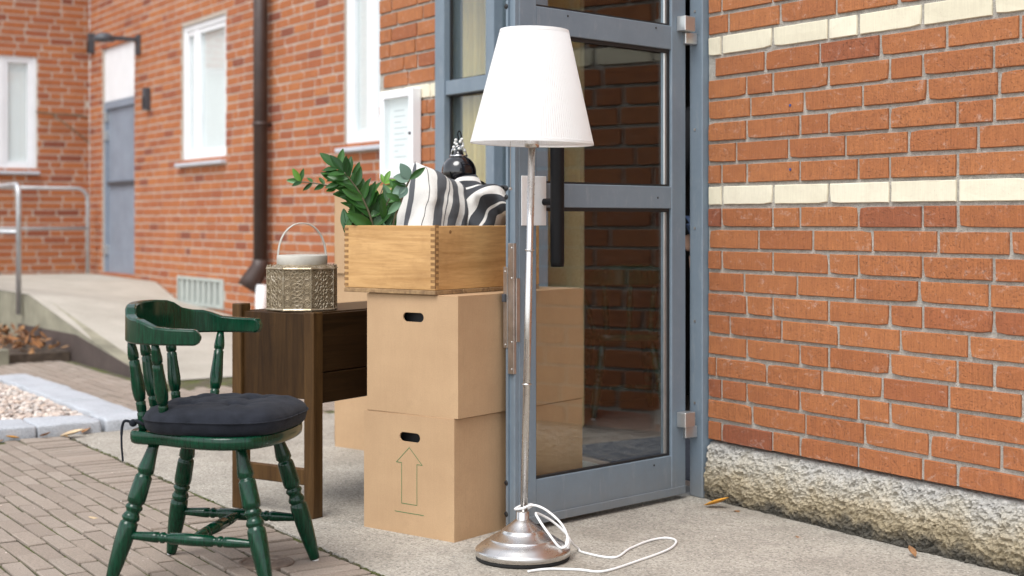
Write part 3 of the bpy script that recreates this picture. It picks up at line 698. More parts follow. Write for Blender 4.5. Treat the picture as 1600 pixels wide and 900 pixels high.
def stone(x0, x1, y0, y1, h=.055):
    bm = bmesh.new(); box(bm, x0, x1, y0, y1, -.05, h, .010)
    bmesh.ops.subdivide_edges(bm, edges=[e for e in bm.edges if e.calc_length() > .09], cuts=4, use_grid_fill=True)
    for v in bm.verts: v.co += Vector((mnoise.noise(v.co * 13), mnoise.noise(v.co * 13 + Vector((5, 0, 0))), mnoise.noise(v.co * 11 + Vector((0, 7, 0))))) * .008
    obj('granite_stone', bm, M['granite'], ge, True, True)
stone(-3.0, -2.735, -1.285, -1.04)
y = -1.30
for L in (.30, .33, .36, .30, .5, .4): stone(-2.985 + random.uniform(-.02, .02), -2.735 + random.uniform(-.008, .012), y - L, y - .006); y -= L
x = -3.01
for L in (.55, .62, .58): stone(x - L, x - .006, -1.265, -1.055); x -= L
y = -1.06
for L in (.25, .5, .5, .6): stone(-5.0, -4.77, y - L, y - .006); y -= L
# weathered branch bracket and small wall fittings on the far building
bm = bmesh.new()
tube(bm, spline([(XE + .06, .80, 2.16), (XE + .09, 1.0, 2.145), (XE + .10, 1.2, 2.14), (XE + .06, 1.36, 2.12)]), .013, 6)
tube(bm, spline([(XE + .08, .98, 2.13), (XE + .14, 1.15, 2.0), (XE + .12, 1.36, 1.84)]), .011, 6)
tag(obj('dry_branch', bm, M['bark']), 'bare forked brown branch against the end wall brickwork', 'branch')
wl = thing('wall_lamp', 'dark grey wall lamp on an arm above the white door panel', 'lamp', (-10.27, YF, 2.80))
bx('wall_plate', (-.05, .05, -.03, -.001, -.14, .06), M['dark'], wl, .004); bx('arm', (-.035, .035, -.30, -.03, -.01, .03), M['dark'], wl, .004)
bm = bmesh.new(); lathe(bm, [(0, .10), (.015, .11), (.06, .09), (.085, .04)], 20, (0, -.36, -.03)); obj('lamp_head', bm, M['dark'], wl, True)
for px_, pz_, lb in ((-11.80, 2.93, 'small dark box high on the wall left of the door lamp'), (-9.97, 2.19, 'small dark box on the wall right of the grey door')):
    t = thing('wall_box', lb, 'wall box', (px_, YF, pz_)); bx('housing', (-.045, .045, -.06, -.001, -.11, .11), M['dark'], t, .006); bx('cover', (-.035, .035, -.066, -.0605, -.09, .02), M['gasket'], t, .002)
dp = thing('drainpipe', 'dark brown drainpipe running down the far brick facade', 'drainpipe', (-7.00, YF - .09, 0))
bm = bmesh.new(); tube(bm, [(0, 0, .62), (0, 0, 3.9)], .058, 16); obj('pipe', bm, M['brown_metal'], dp, True)
bm = bmesh.new(); tube(bm, [(-.0, 0, .67), (-.01, -.0, .60), (-.045, -.05, .50), (-.06, -.09, .43)], [.06, .075, .085, .088], 16); obj('shoe', bm, M['brown_metal'], dp, True)
bm = bmesh.new(); tube(bm, [(.02, 0, .05), (.02, 0, .46)], .05, 14); obj('lower_pipe', bm, M['white_plate'], dp, True)
for z in (1.75, 3.2): bm = bmesh.new(); tube(bm, [(0, 0, z), (0, 0, z + .035)], .064, 16); box(bm, -.02, .02, .05, .088, z, z + .03); obj('bracket', bm, M['brown_metal'], dp, True)
# notice case on the near brick wall
nb = thing('notice_board', 'white framed glazed notice case on the brick pier left of the entrance', 'notice board', (-2.20, -.003, 1.185))
bx('frame', [(-.165, -.125, -.05, 0, 0, .425), (.125, .165, -.05, 0, 0, .425), (-.125, .125, -.05, 0, 0, .04), (-.125, .125, -.05, 0, .385, .425)], M['white_paint'], nb, .004)
bx('backing', (-.125, .125, -.015, 0, .04, .385), M['paper'], nb); bx('pane', (-.1245, .1245, -.040, -.037, .041, .384), M['glass'], nb)
bx('notice', (-.095, .085, -.018, -.0155, .055, .345), M['paper'], nb)
for i in range(9): bx('print_line', (-.07, -.07 + random.uniform(.04, .13), -.0188, -.0182, .325 - i * .028, .331 - i * .028), M['ink'], nb)
bm = bmesh.new(); lathe(bm, [(0, .008), (1, .006)], 10, (.145, -.05, .21), (.145, -.058, .21)); obj('lock', bm, M['dark'], nb)

# ------------------------------------------------------------------ cartons
def carton(label, loc, rz, wx, wy, h, hole=True, arrow=False, seed=0, group='cardboard moving boxes'):
    """local x along the face with the hand hole, local y along the side face; origin at the near bottom corner"""
    t = thing('cardboard_box', label, 'box', loc, rz, group)
    bm = bmesh.new(); T = .005
    def patch(P, nu, nv):
        g_ = [[bm.verts.new(P(i / nu, j / nv)) for j in range(nv + 1)] for i in range(nu + 1)]
        for i in range(nu):
            for j in range(nv): bm.faces.new((g_[i][j], g_[i + 1][j], g_[i + 1][j + 1], g_[i][j + 1]))
    def bulge(a, b, amp): return amp * math.sin(math.pi * a) * math.sin(math.pi * b)
    if hole:                                                  # face y=0 with an oval hand hole
        outer = [(0, 0), (wx * .25, 0), (wx * .5, 0), (wx * .75, 0), (wx, 0), (wx, h * .33), (wx, h * .66), (wx, h), (wx * .75, h), (wx * .5, h), (wx * .25, h), (0, h), (0, h * .66), (0, h * .33)]
        hc, hw, hh = (wx * .52, h * .815), .043, .0145; inner = []
        for s in (1, -1):
            for i in range(9):
                a = -math.pi / 2 + math.pi * i / 8
                inner.append((hc[0] + s * (hw - hh) + s * hh * math.cos(a), hc[1] + s * hh * math.sin(a)))
        es = []
        loops = []
        for lp in (outer, inner):
            vs_ = [bm.verts.new((x, 0, z)) for x, z in lp]; loops.append(vs_)
            es += [bm.edges.new((vs_[i], vs_[(i + 1) % len(vs_)])) for i in range(len(vs_))]
        bmesh.ops.triangle_fill(bm, edges=es, use_beauty=True)
        back = [bm.verts.new((v.co.x, T, v.co.z)) for v in loops[1]]; m = len(back)
        for i in range(m): bm.faces.new((loops[1][i], loops[1][(i + 1) % m], back[(i + 1) % m], back[i]))
    else: patch(lambda a, b: (a * wx, -bulge(a, b, .003), b * h), 8, 8)
    patch(lambda a, b: (wx + bulge(a, b, .004), a * wy, b * h), 8, 8)
    patch(lambda a, b: (-bulge(a, b, .004), a * wy, b * h), 8, 8)
    patch(lambda a, b: (a * wx, wy, b * h), 2, 2); patch(lambda a, b: (a * wx, b * wy, 0), 2, 2)
    patch(lambda a, b: (a * wx, b * wy, h - bulge(a, b, .002)), 6, 6)
    bmesh.ops.remove_doubles(bm, verts=bm.verts, dist=1e-4)
    ed = [e for e in bm.edges if len(e.link_faces) == 2 and e.calc_face_angle(0) > 1.2 and not (hole and all(abs(v.co.y) < T * 1.1 and .01 < v.co.x < wx - .01 and .01 < v.co.z < h - .01 for v in e.verts))]
    bmesh.ops.bevel(bm, geom=ed, offset=.0028, segments=2, affect='EDGES', profile=.5)
    body = obj('body', bm, M['card'], t)
    rr = random.Random(seed)
    bm = bmesh.new(); box(bm, .004, wx - .004, .003, wy * .5 - .001, h - .0005, h + .003, .001); obj('flap', bm, M['card'], t)
    bm = bmesh.new(); box(bm, .004, wx - .004, wy * .5 + .001, wy - .003, h - .0005, h + .003, .001); obj('flap', bm, M['card'], t)
    bm = bmesh.new(); tube(bm, [(-.0005, .02, h - .002), (-.004, .012, h - .010), (-.001, .006, h - .024)], .0016, 5); obj('torn_corner', bm, M['card'], t)
    if hole:                                                  # black sheet stands in for the shade inside the carton, behind the hand hole
        bx('inner_sheet', (wx * .52 - .06, wx * .52 + .06, .03, .034, h * .815 - .03, h * .815 + .03), M['gasket'], t)
    if arrow:
        bm = bmesh.new(); cx, w2 = wx * .515, .0019
        def ln(p, q):
            p, q = Vector((p[0], 0, p[1])), Vector((q[0], 0, q[1])); d = (q - p).normalized(); n_ = Vector((-d.z, 0, d.x)) * w2 / 2; p -= d * w2 * .4; q += d * w2 * .4
            f = [bm.verts.new(v + Vector((0, -.0006, 0))) for v in (p - n_, q - n_, q + n_, p + n_)]; bm.faces.new(f)
        k = .001
        P = [(cx - .032, .095), (cx - .032, .222), (cx - .054, .222), (cx, .272), (cx + .054, .222), (cx + .032, .222), (cx + .032, .095)]
        for a, b in zip(P, P[1:] + P[:1]): ln(a, b)
        ln((cx - .060, .067), (cx + .060, .067)); obj('printed_arrow', bm, M['green_ink'], t)
    return t
A = R(109)
# local x must run from the near corner to the left corner; mirror by placing the origin at the left corner
def place_carton(label, near, ang, wx, wy, h, z, **k):
    r = ang - math.pi / 2                                      # local x = from left corner to near corner
    left = (near[0] - math.cos(r) * wx, near[1] - math.sin(r) * wx, z)
    return carton(label, left, r, wx, wy, h, **k)
place_carton('bottom cardboard box printed with a green up arrow beside the glass door', (.109, -1.106), R(109), .378, .68, .373, 0, arrow=True, seed=1)
place_carton('upper cardboard box with oval hand hole carrying the wooden crate', (.118, -1.098), R(109.6), .376, .675, .3715, .3765, seed=2)
for i, lb in enumerate(('lowest of three cardboard boxes stacked behind the dark desk', 'middle of three cardboard boxes stacked behind the dark desk', 'topmost of three cardboard boxes stacked behind the desk and plant')):
    place_carton(lb, (-1.40 + .004 * i, -.47 - .003 * i), R(107 + (.6, -.8, .3)[i]), .385, .44, .373, i * .3765, hole=False, seed=5 + i)

# ------------------------------------------------------------------ wooden crate and what is in it
CZ = .7515; ca = R(20); CW, CD, CH = .38, .55, .214
cl = (.042 - math.cos(ca) * CW, -1.135 - math.sin(ca) * CW, CZ)
cr = thing('wooden_crate', 'honey coloured finger jointed wooden crate on the upper cardboard box', 'crate', cl, ca)
t_ = .017; zb = .014
bx('front_panel', (0, CW, 0, t_, zb, CH), M['crate_x'], cr, .002); bx('back_panel', (0, CW, CD - t_, CD, zb, CH), M['crate_x'], cr, .002)
bx('side_panel', (CW - t_, CW - .0005, t_, CD - t_, zb, CH - .001), M['crate_y'], cr, .002); bx('side_panel', (.0005, t_, t_, CD - t_, zb, CH - .001), M['crate_y'], cr, .002)
for i in range(4): bx('base_plank', (-.002, CW + .002, i * CD / 4 + (0 if i else -.002), (i + 1) * CD / 4 - .004, 0, zb - .0005), M['base_wood'], cr, .0015)
for cx_, cy_, nm in ((CW, 0, 1), (0, 0, -1)):
    bm = bmesh.new()
    for k in range(11):
        z = zb + .006 + k * .0178
        if nm > 0:
            box(bm, CW - t_, CW + .0006, -.0008, .004, z, z + .0088); box(bm, CW - .003, CW + .0008, .0005, t_, z + .0089, z + .0177)
        else: box(bm, -.0009, t_, -.0008, .004, z, z + .0088)
    obj('finger_joint', bm, M['endgrain'], cr)
bm = bmesh.new(); lathe(bm, [(0, .006), (1, .005)], 10, (CW - .0006, .075, CH - .02), (CW + .0006, .075, CH - .02)); obj('knot', bm, M['endgrain'], cr)
def CR(lx, ly, z): return (cl[0] + lx * math.cos(ca) - ly * math.sin(ca), cl[1] + lx * math.sin(ca) + ly * math.cos(ca), z)
IR = R(56.76)                                                 # local x of the soft things = across the view
def leaf_obj(me, mat_, par, base, d, up, s, roll=0.):
    d = d.normalized(); y = up.cross(d).normalized(); z = d.cross(y)
    m = Matrix((d, y, z)).transposed().to_4x4(); m = Matrix.Translation(base) @ m @ Matrix.Rotation(roll, 4, 'X') @ Matrix.Scale(s, 4)
    o = link(bpy.data.objects.new('leaf', me), par); o.matrix_local = m; return o
pl = thing('potted_plant', 'leafy green plant with arching stems growing out of the wooden crate', 'plant', CR(.075, .078, CZ + .0145), IR)
LF = [leaf_mesh(1, .23, .35, -.10, n=7), leaf_mesh(1, .20, .5, .08, n=7)]
LZ = [m.copy() for m in LF]; LY = [m.copy() for m in LF]; LU = [m.copy() for m in LF]; LE = [leaf_mesh(1, .36, .2, -.12, n=7)]
for ms, mt in ((LZ, 'zz'), (LY, 'zz_young'), (LU, 'zz_under'), (LE, 'euca')):
    for m in ms: m.materials.append(M[mt])
bm = bmesh.new(); lathe(bm, [(0, .038), (.10, .050), (.115, .052), (.115, .047), (.10, .045), (.10, 0.001)], 24, cap=False); obj('pot', bm, M['dark'], pl, True)
rl = random.Random(5)
def stem(pts, n, size, mset, up=Vector((0, -.35, 1)), tip=True, start=.35, r=.0042, taper=.35, narrow=None):
    path = spline(pts, 8); bm = bmesh.new(); tube(bm, path, [r * (1 - .6 * i / len(path)) for i in range(len(path))], 7); obj('stem', bm, M['stem'], pl, True)
    for k in range(n):
        f = start + (1 - start) * k / max(1, n - 1); i = min(int(f * (len(path) - 1)), len(path) - 2); p = path[i]; d = (path[i + 1] - path[max(0, i - 1)]).normalized()
        side = d.cross(up).normalized()
        for s in (-1, 1):
            if rl.random() < .06: continue
            dd = d * .55 + side * s * rl.uniform(.6, 1.) + Vector((rl.uniform(-.25, .25), rl.uniform(-.3, .3), rl.uniform(-.05, .35)))
            leaf_obj(rl.choice(mset), None, pl, p, dd, up + Vector((rl.uniform(-.4, .4), rl.uniform(-.5, .2), 0)), size * (1 - taper * f) * rl.uniform(.85, 1.15), rl.uniform(-.5, .5))
    if tip: leaf_obj(mset[0], None, pl, path[-1], path[-1] - path[-3], up, size * .75)
px = lambda u, v, dy=0.: Vector(((u - 584) / 483, dy, .200 + (352 - v) / 483))     # metres on the plant's own x-z plane
stem([px(578, 372), px(575, 350), px(562, 322), px(532, 300), px(495, 288), px(462, 284)], 7, .060, [LZ[0], LZ[1]], Vector((.25, -.75, .6)), False, .38, .0045)
for d_, s_, mm in (((-1, 0, .12), .046, LZ[0]), ((-.55, -.2, 1), .050, LY[0]), ((.25, .1, 1), .045, LZ[1]), ((-.9, .1, -.5), .03, LZ[1])): leaf_obj(mm, None, pl, px(462, 284), Vector(d_), Vector((0, -1, .2)), s_)
stem([px(575, 372), px(572, 345), px(560, 310), px(542, 283), px(520, 262)], 9, .100, LZ, Vector((-.2, -.8, .6)), True, .25, .005)
stem([px(580, 372, -.02), px(572, 335, -.03), px(556, 300, -.04), px(534, 270, -.05)], 8, .095, LZ + LZ + LZ + LU[:1], Vector((.1, -.9, .4)), True, .2, .005)
stem([px(577, 372, .0), px(568, 340, -.01), px(550, 305, -.015), px(522, 285, -.02)], 7, .085, LZ, Vector((-.1, -.9, .5)), True, .25, .0045)
stem([px(583, 372, .02), px(580, 335, .03), px(585, 305, .05), px(592, 285, .06)], 5, .062, LY, Vector((.0, -.9, .5)), True, .3, .0035)
stem([px(586, 372, 0), px(592, 340, 0), px(600, 320, .0), px(612, 295, 0)], 5, .06, LY + LZ, Vector((.1, -.9, .5)), True, .3, .0035)
stem([px(575, 372, -.01), px(566, 345, -.015), px(556, 325, -.02), px(548, 308, -.02)], 5, .065, LZ, Vector((-.2, -.8, .4)), True, .2, .004)
stem([px(590, 372, 0), px(592, 345, -.01), px(597, 322, -.015), px(606, 304, -.015)], 5, .07, LZ + LU, Vector((.2, -.8, .3)), True, .15, .004)
for i in range(40):                                           # dense base leaves just above the rim
    u = rl.uniform(535, 628); leaf_obj(rl.choice(LZ + LZ + LZ + LU[:1]), None, pl, px(u, rl.uniform(345, 378), rl.uniform(-.035, .05)), Vector((rl.uniform(-.5, .5), rl.uniform(-.25, .3), rl.uniform(.7, 1))), Vector((rl.uniform(-.4, .4), -1, .3)), rl.uniform(.05, .08), rl.uniform(-.8, .8))
sp = [px(606, 385, -.055), px(612, 345, -.075), px(624, 315, -.10), px(633, 292, -.12), px(638, 282, -.125)]
bm = bmesh.new(); tube(bm, spline(sp, 6), .0032, 7); obj('stem', bm, M['stem'], pl, True)
for b_, d_, s_, mm in ((4, (-.55, -.2, 1), .058, LE[0]), (4, (-.9, -.3, .15), .052, LE[0]), (4, (1, 0, .75), .062, LZ[1]), (3, (-1, -.2, -.5), .05, LE[0]), (3, (-.5, -.3, -.9), .045, LE[0]), (3, (-1, -.1, .3), .05, LZ[1]), (2, (-1, -.2, .5), .055, LZ[0]), (2, (-.6, -.3, -.6), .06, LU[0])):
    leaf_obj(mm, None, pl, sp[b_], Vector(d_), Vector((.2, -1, .25)), s_)
# pillows
def pillow(name, label, loc, rot, w, h, T, mat_, shape, group='striped pillows in the crate', axis=0):
    t = thing(name, label, 'pillow', loc, 0, group); t.rotation_euler = rot
    bm = bmesh.new(); N = 44; lay = bm.verts.layers.float.new('pu'); gs = []
    for sd_ in (1, -1):
        g_ = []
        for i in range(N + 1):
            row = []
            for j in range(N + 1):
                a, b = 2 * i / N - 1, 2 * j / N - 1
                pin = 1 - .10 * (1 - abs(b) ** 2) * abs(a) ** 6; pin2 = 1 - .10 * (1 - abs(a) ** 2) * abs(b) ** 6
                th = T * (max(0, 1 - a ** 4) ** .5) * (max(0, 1 - b ** 4) ** .5) * .5
                q = Vector((a * w / 2 * pin, sd_ * th, b * h / 2 * pin2))
                edge = abs(a) ** 10 + abs(b) ** 10
                wr = mnoise.noise(Vector((a * 2.2, b * 1.3, sd_ * 3.))) * .010 + mnoise.noise(Vector((a * 5.2, b * 2.2, sd_ * 5.))) * .004
                q.y += wr * sd_ * min(1, th / (T * .2))
                v = bm.verts.new(shape(q, a, b, sd_)); v[lay] = ((b if axis else a) + 1) / 2; row.append(v)
            g_.append(row)
        gs.append(g_)
        for i in range(N):
            for j in range(N): bm.faces.new((g_[i][j], g_[i + 1][j], g_[i + 1][j + 1], g_[i][j + 1]))
    bmesh.ops.remove_doubles(bm, verts=bm.verts, dist=2e-5)
    obj('cover', bm, mat_, t, True); return t
def shp_a(q, a, b, s):
    q = q.copy(); k = max(0, b); q.x += -.012 * k * k; q.z += 0
    n = mnoise.noise(Vector((a * 1.7, b * 2.6, 4.))); q.y += n * .012; return q
pillow('pillow', 'upright white and grey striped pillow leaning behind the plant', CR(.205, .195, .985), (R(-6), R(-72), IR + R(58)), .33, .26, .16, M['stripe_a'], shp_a, axis=1)
def shp_b(q, a, b, s):
    q = q.copy(); p = Vector((a * 1.6, b * 1.6, s * 1.1))
    q += Vector((mnoise.noise(p + Vector((3, 0, 0))), mnoise.noise(p + Vector((0, 8, 0))) * 1.3, mnoise.noise(p + Vector((0, 0, 5))))) * .018
    k = max(0, b - .1); q.x += .07 * k * k; q.z -= .05 * k * max(0, a) + .03 * k * k
    d = math.exp(-((a - .35) ** 2 + (b - .45) ** 2) / .035); q.y -= d * .03 * (1 if s < 0 else 0)
    f = math.sin((a * 1.4 + b * 2.2) * 5.) * .008 * (b > -.4); q.y += f * s
    e = math.exp(-((a - .05) ** 2 + (b - .9) ** 2) / .05); q.z += e * .02
    return q
pillow('pillow', 'crumpled charcoal and white striped pillow at the right of the crate', CR(.235, .365, 1.005), (R(-12), R(24), IR + R(-24)), .23, .29, .17, M['stripe_b'], shp_b)
# black round lamp body with chrome and beads
bl = thing('pendant_lamp', 'glossy black globe lamp with chrome wire and white beads behind the pillows', 'lamp', CR(.115, .445, CZ + .0345), IR)
bm = bmesh.new(); lathe(bm, [(-.02, .03), (.01, .04), (.10, .028), (.20, .03), (.27, .036)] + [(.36 + .060 * math.sin(a), .060 * math.cos(a)) for a in (R(-55 + 9 * i) for i in range(15))] + [(.424, .016), (.436, .014)], 40); obj('globe', bm, M['gloss_black'], bl, True)
bm = bmesh.new(); tube(bm, [(.030 * math.cos(i * .449), .030 * math.sin(i * .449), .417) for i in range(15)], .0024, 6); tube(bm, [(-.028, 0, .417), (-.022, 0, .44), (0, 0, .452), (.022, 0, .44), (.028, 0, .417)], .002, 6); obj('wire_ring', bm, M['chrome'], bl, True)
bm = bmesh.new()
for k in range(14):
    a = k * 2.4; rr = .020 - .0007 * k
    bmesh.ops.create_icosphere(bm, subdivisions=2, radius=.0055, matrix=Matrix.Translation((rr * math.cos(a), rr * math.sin(a), .435 + .003 * k)))
obj('beads', bm, M['beads'], bl, True)
bm = bmesh.new(); tube(bm, spline([(0, 0, .436), (0, 0, .47), (-.004, 0, .492), (.002, 0, .502), (.008, 0, .488), (.008, 0, .45)]), .0024, 6); obj('cord', bm, M['black'], bl, True)
# dark framed picture standing in the crate
pf = thing('picture_frame', 'black picture frame standing at the far right end of the crate', 'picture frame', CR(.285, .505, CZ + .0145), ca)
bx('frame', [(-.105, -.085, -.012, .012, 0, .335), (.015, .035, -.012, .012, 0, .335), (-.085, .015, -.012, .012, 0, .02), (-.085, .015, -.012, .012, .315, .335)], M['gloss_black'], pf, .003)
bx('print', (-.085, .015, -.004, .006, .02, .315), M['paper'], pf)

# ------------------------------------------------------------------ desk and lantern
da = R(203.9)
dk_ = thing('desk', 'dark brown stained wooden desk end with square legs behind the chair', 'desk', (-.431, -1.321, 0), da)
DW, DL, DH = .365, .90, .672
# local x: along the end panel (away to the left), local -y: along the long side
LG = (.042, .050)
for x0, tall in ((0, 0), (DW - LG[0], .020)):
    for y0 in (-LG[1], -DL):
        o = bx('leg', (x0, x0 + LG[0], y0, y0 + LG[1], 0, DH + .006 + tall), M['desk_leg'], dk_, .003)
bx('end_panel', (LG[0], DW - LG[0], -.030, -.012, .39, DH + .001), M['desk'], dk_, .002)
bx('end_panel', (LG[0], DW - LG[0], -DL + .012, -DL + .030, .39, DH + .001), M['desk'], dk_, .002)
bx('apron_board', (.010, .028, -DL + LG[1], -LG[1], .478, DH - .0), M['desk_x'], dk_, .0025); bx('apron_board', (.008, .028, -DL + LG[1], -LG[1], .375, .474), M['desk_x'], dk_, .0025)
bx('apron_board', (DW - .028, DW - .010, -DL + LG[1], -LG[1], .39, DH), M['desk_x'], dk_, .0025)
bx('desk_top', (.0285, DW - .043, -DL + .031, -.031, DH - .016, DH + .004), M['desk_x'], dk_, .002)
bx('stretcher', (LG[0], DW - LG[0], -.038, -.012, .105, .158), M['desk_leg'], dk_, .003); bx('stretcher', (LG[0], DW - LG[0], -DL + .012, -DL + .038, .105, .158), M['desk_leg'], dk_, .003)
lt = thing('lantern', 'pierced antique gold metal lantern with hoop handle on the desk', 'lantern', (-.645, -1.262, DH + .0045), IR)
NS = 8; rad = .122; HB = .146; bm = bmesh.new()
def ngon(k): a = 2 * math.pi * (k + .5) / NS; return Vector((math.cos(a) * rad, math.sin(a) * rad, 0))
for k in range(NS):                                           # filigree: rings and curls of thin strip on each face
    p, q = ngon(k), ngon(k + 1); ex = (q - p).normalized(); ez = Vector((0, 0, 1)); mid = (p + q) / 2; hw = (q - p).length / 2
    tube(bm, [p + ez * .0, p + ez * HB], .0018, 5)
    def arc(cx, cz, r, a0=0, a1=2 * math.pi, n=12, th=.0014): tube(bm, [mid + ex * (cx + r * math.cos(a0 + (a1 - a0) * i / n)) + ez * (cz + r * math.sin(a0 + (a1 - a0) * i / n)) for i in range(n + 1)], th, 4, False)
    for r_i in range(3):
        cz = HB * (.18 + .32 * r_i)
        arc(0, cz, .0075); arc(0, cz, .0215)
        for j in range(8):
            a = j * math.pi / 4; arc(.0145 * math.cos(a), cz + .0145 * math.sin(a), .0062, n=7)
        for sx in (-1, 1):
            arc(sx * hw * .72, cz, .0125, n=9); arc(sx * hw * .72, cz, .006, n=7); arc(sx * hw * .70, cz + HB * .16, .011, n=9); arc(sx * hw * .25, cz + HB * .16, .009, n=8)
    for z in (.004, HB - .004): tube(bm, [p + ez * z, q + ez * z], .0042, 5)
obj('filigree_body', bm, M['lantern'], lt)
bm = bmesh.new()
for k in range(NS):
    p, q = ngon(k) * .955, ngon(k + 1) * .955; bm.faces.new([bm.verts.new(v) for v in (p + Vector((0, 0, .002)), q + Vector((0, 0, .002)), q + Vector((0, 0, HB)), p + Vector((0, 0, HB)))])
obj('inner_sheet', bm, M['lantern_in'], lt)
bm = bmesh.new()
for k in range(NS):
    p, q = ngon(k), ngon(k + 1); a, b = p.normalized() * .080, q.normalized() * .080
    bm.faces.new([bm.verts.new(v) for v in (p + Vector((0, 0, HB - .002)), q + Vector((0, 0, HB - .002)), b + Vector((0, 0, HB + .012)), a + Vector((0, 0, HB + .012)))])
    bm.faces.new([bm.verts.new(v) for v in (p * .98 + Vector((0, 0, .003)), q * .98 + Vector((0, 0, .003)), Vector((0, 0, .003)))])
obj('shoulder', bm, M['lantern'], lt)
bm = bmesh.new(); lathe(bm, [(HB + .006, .083), (HB + .010, .086), (HB + .038, .086), (HB + .041, .084), (HB + .038, .080), (HB + .008, .079)], 40, cap=False); obj('collar', bm, M['lantern_rim'], lt, True)
bm = bmesh.new(); pts = []
for i in range(25):
    a = math.pi * i / 24; pts.append(Vector((-.078 * math.cos(a), -.03 * math.cos(a), HB + .018 + .132 * math.sin(a) ** .8)))
pr = None
for i, p in enumerate(pts):
    d = (pts[min(i + 1, 24)] - pts[max(i - 1, 0)]).normalized(); w_ = Vector((.36, -.93, 0)) * .0085; nn = d.cross(w_).normalized() * .0018
    ring = [bm.verts.new(p + s1 * w_ + s2 * nn) for s1, s2 in ((-1, -1), (1, -1), (1, 1), (-1, 1))]
    if pr:
        for k in range(4): bm.faces.new((pr[k], pr[(k + 1) % 4], ring[(k + 1) % 4], ring[k]))
    pr = ring
hd = obj('handle', bm, M['lantern_rim'], lt, True)

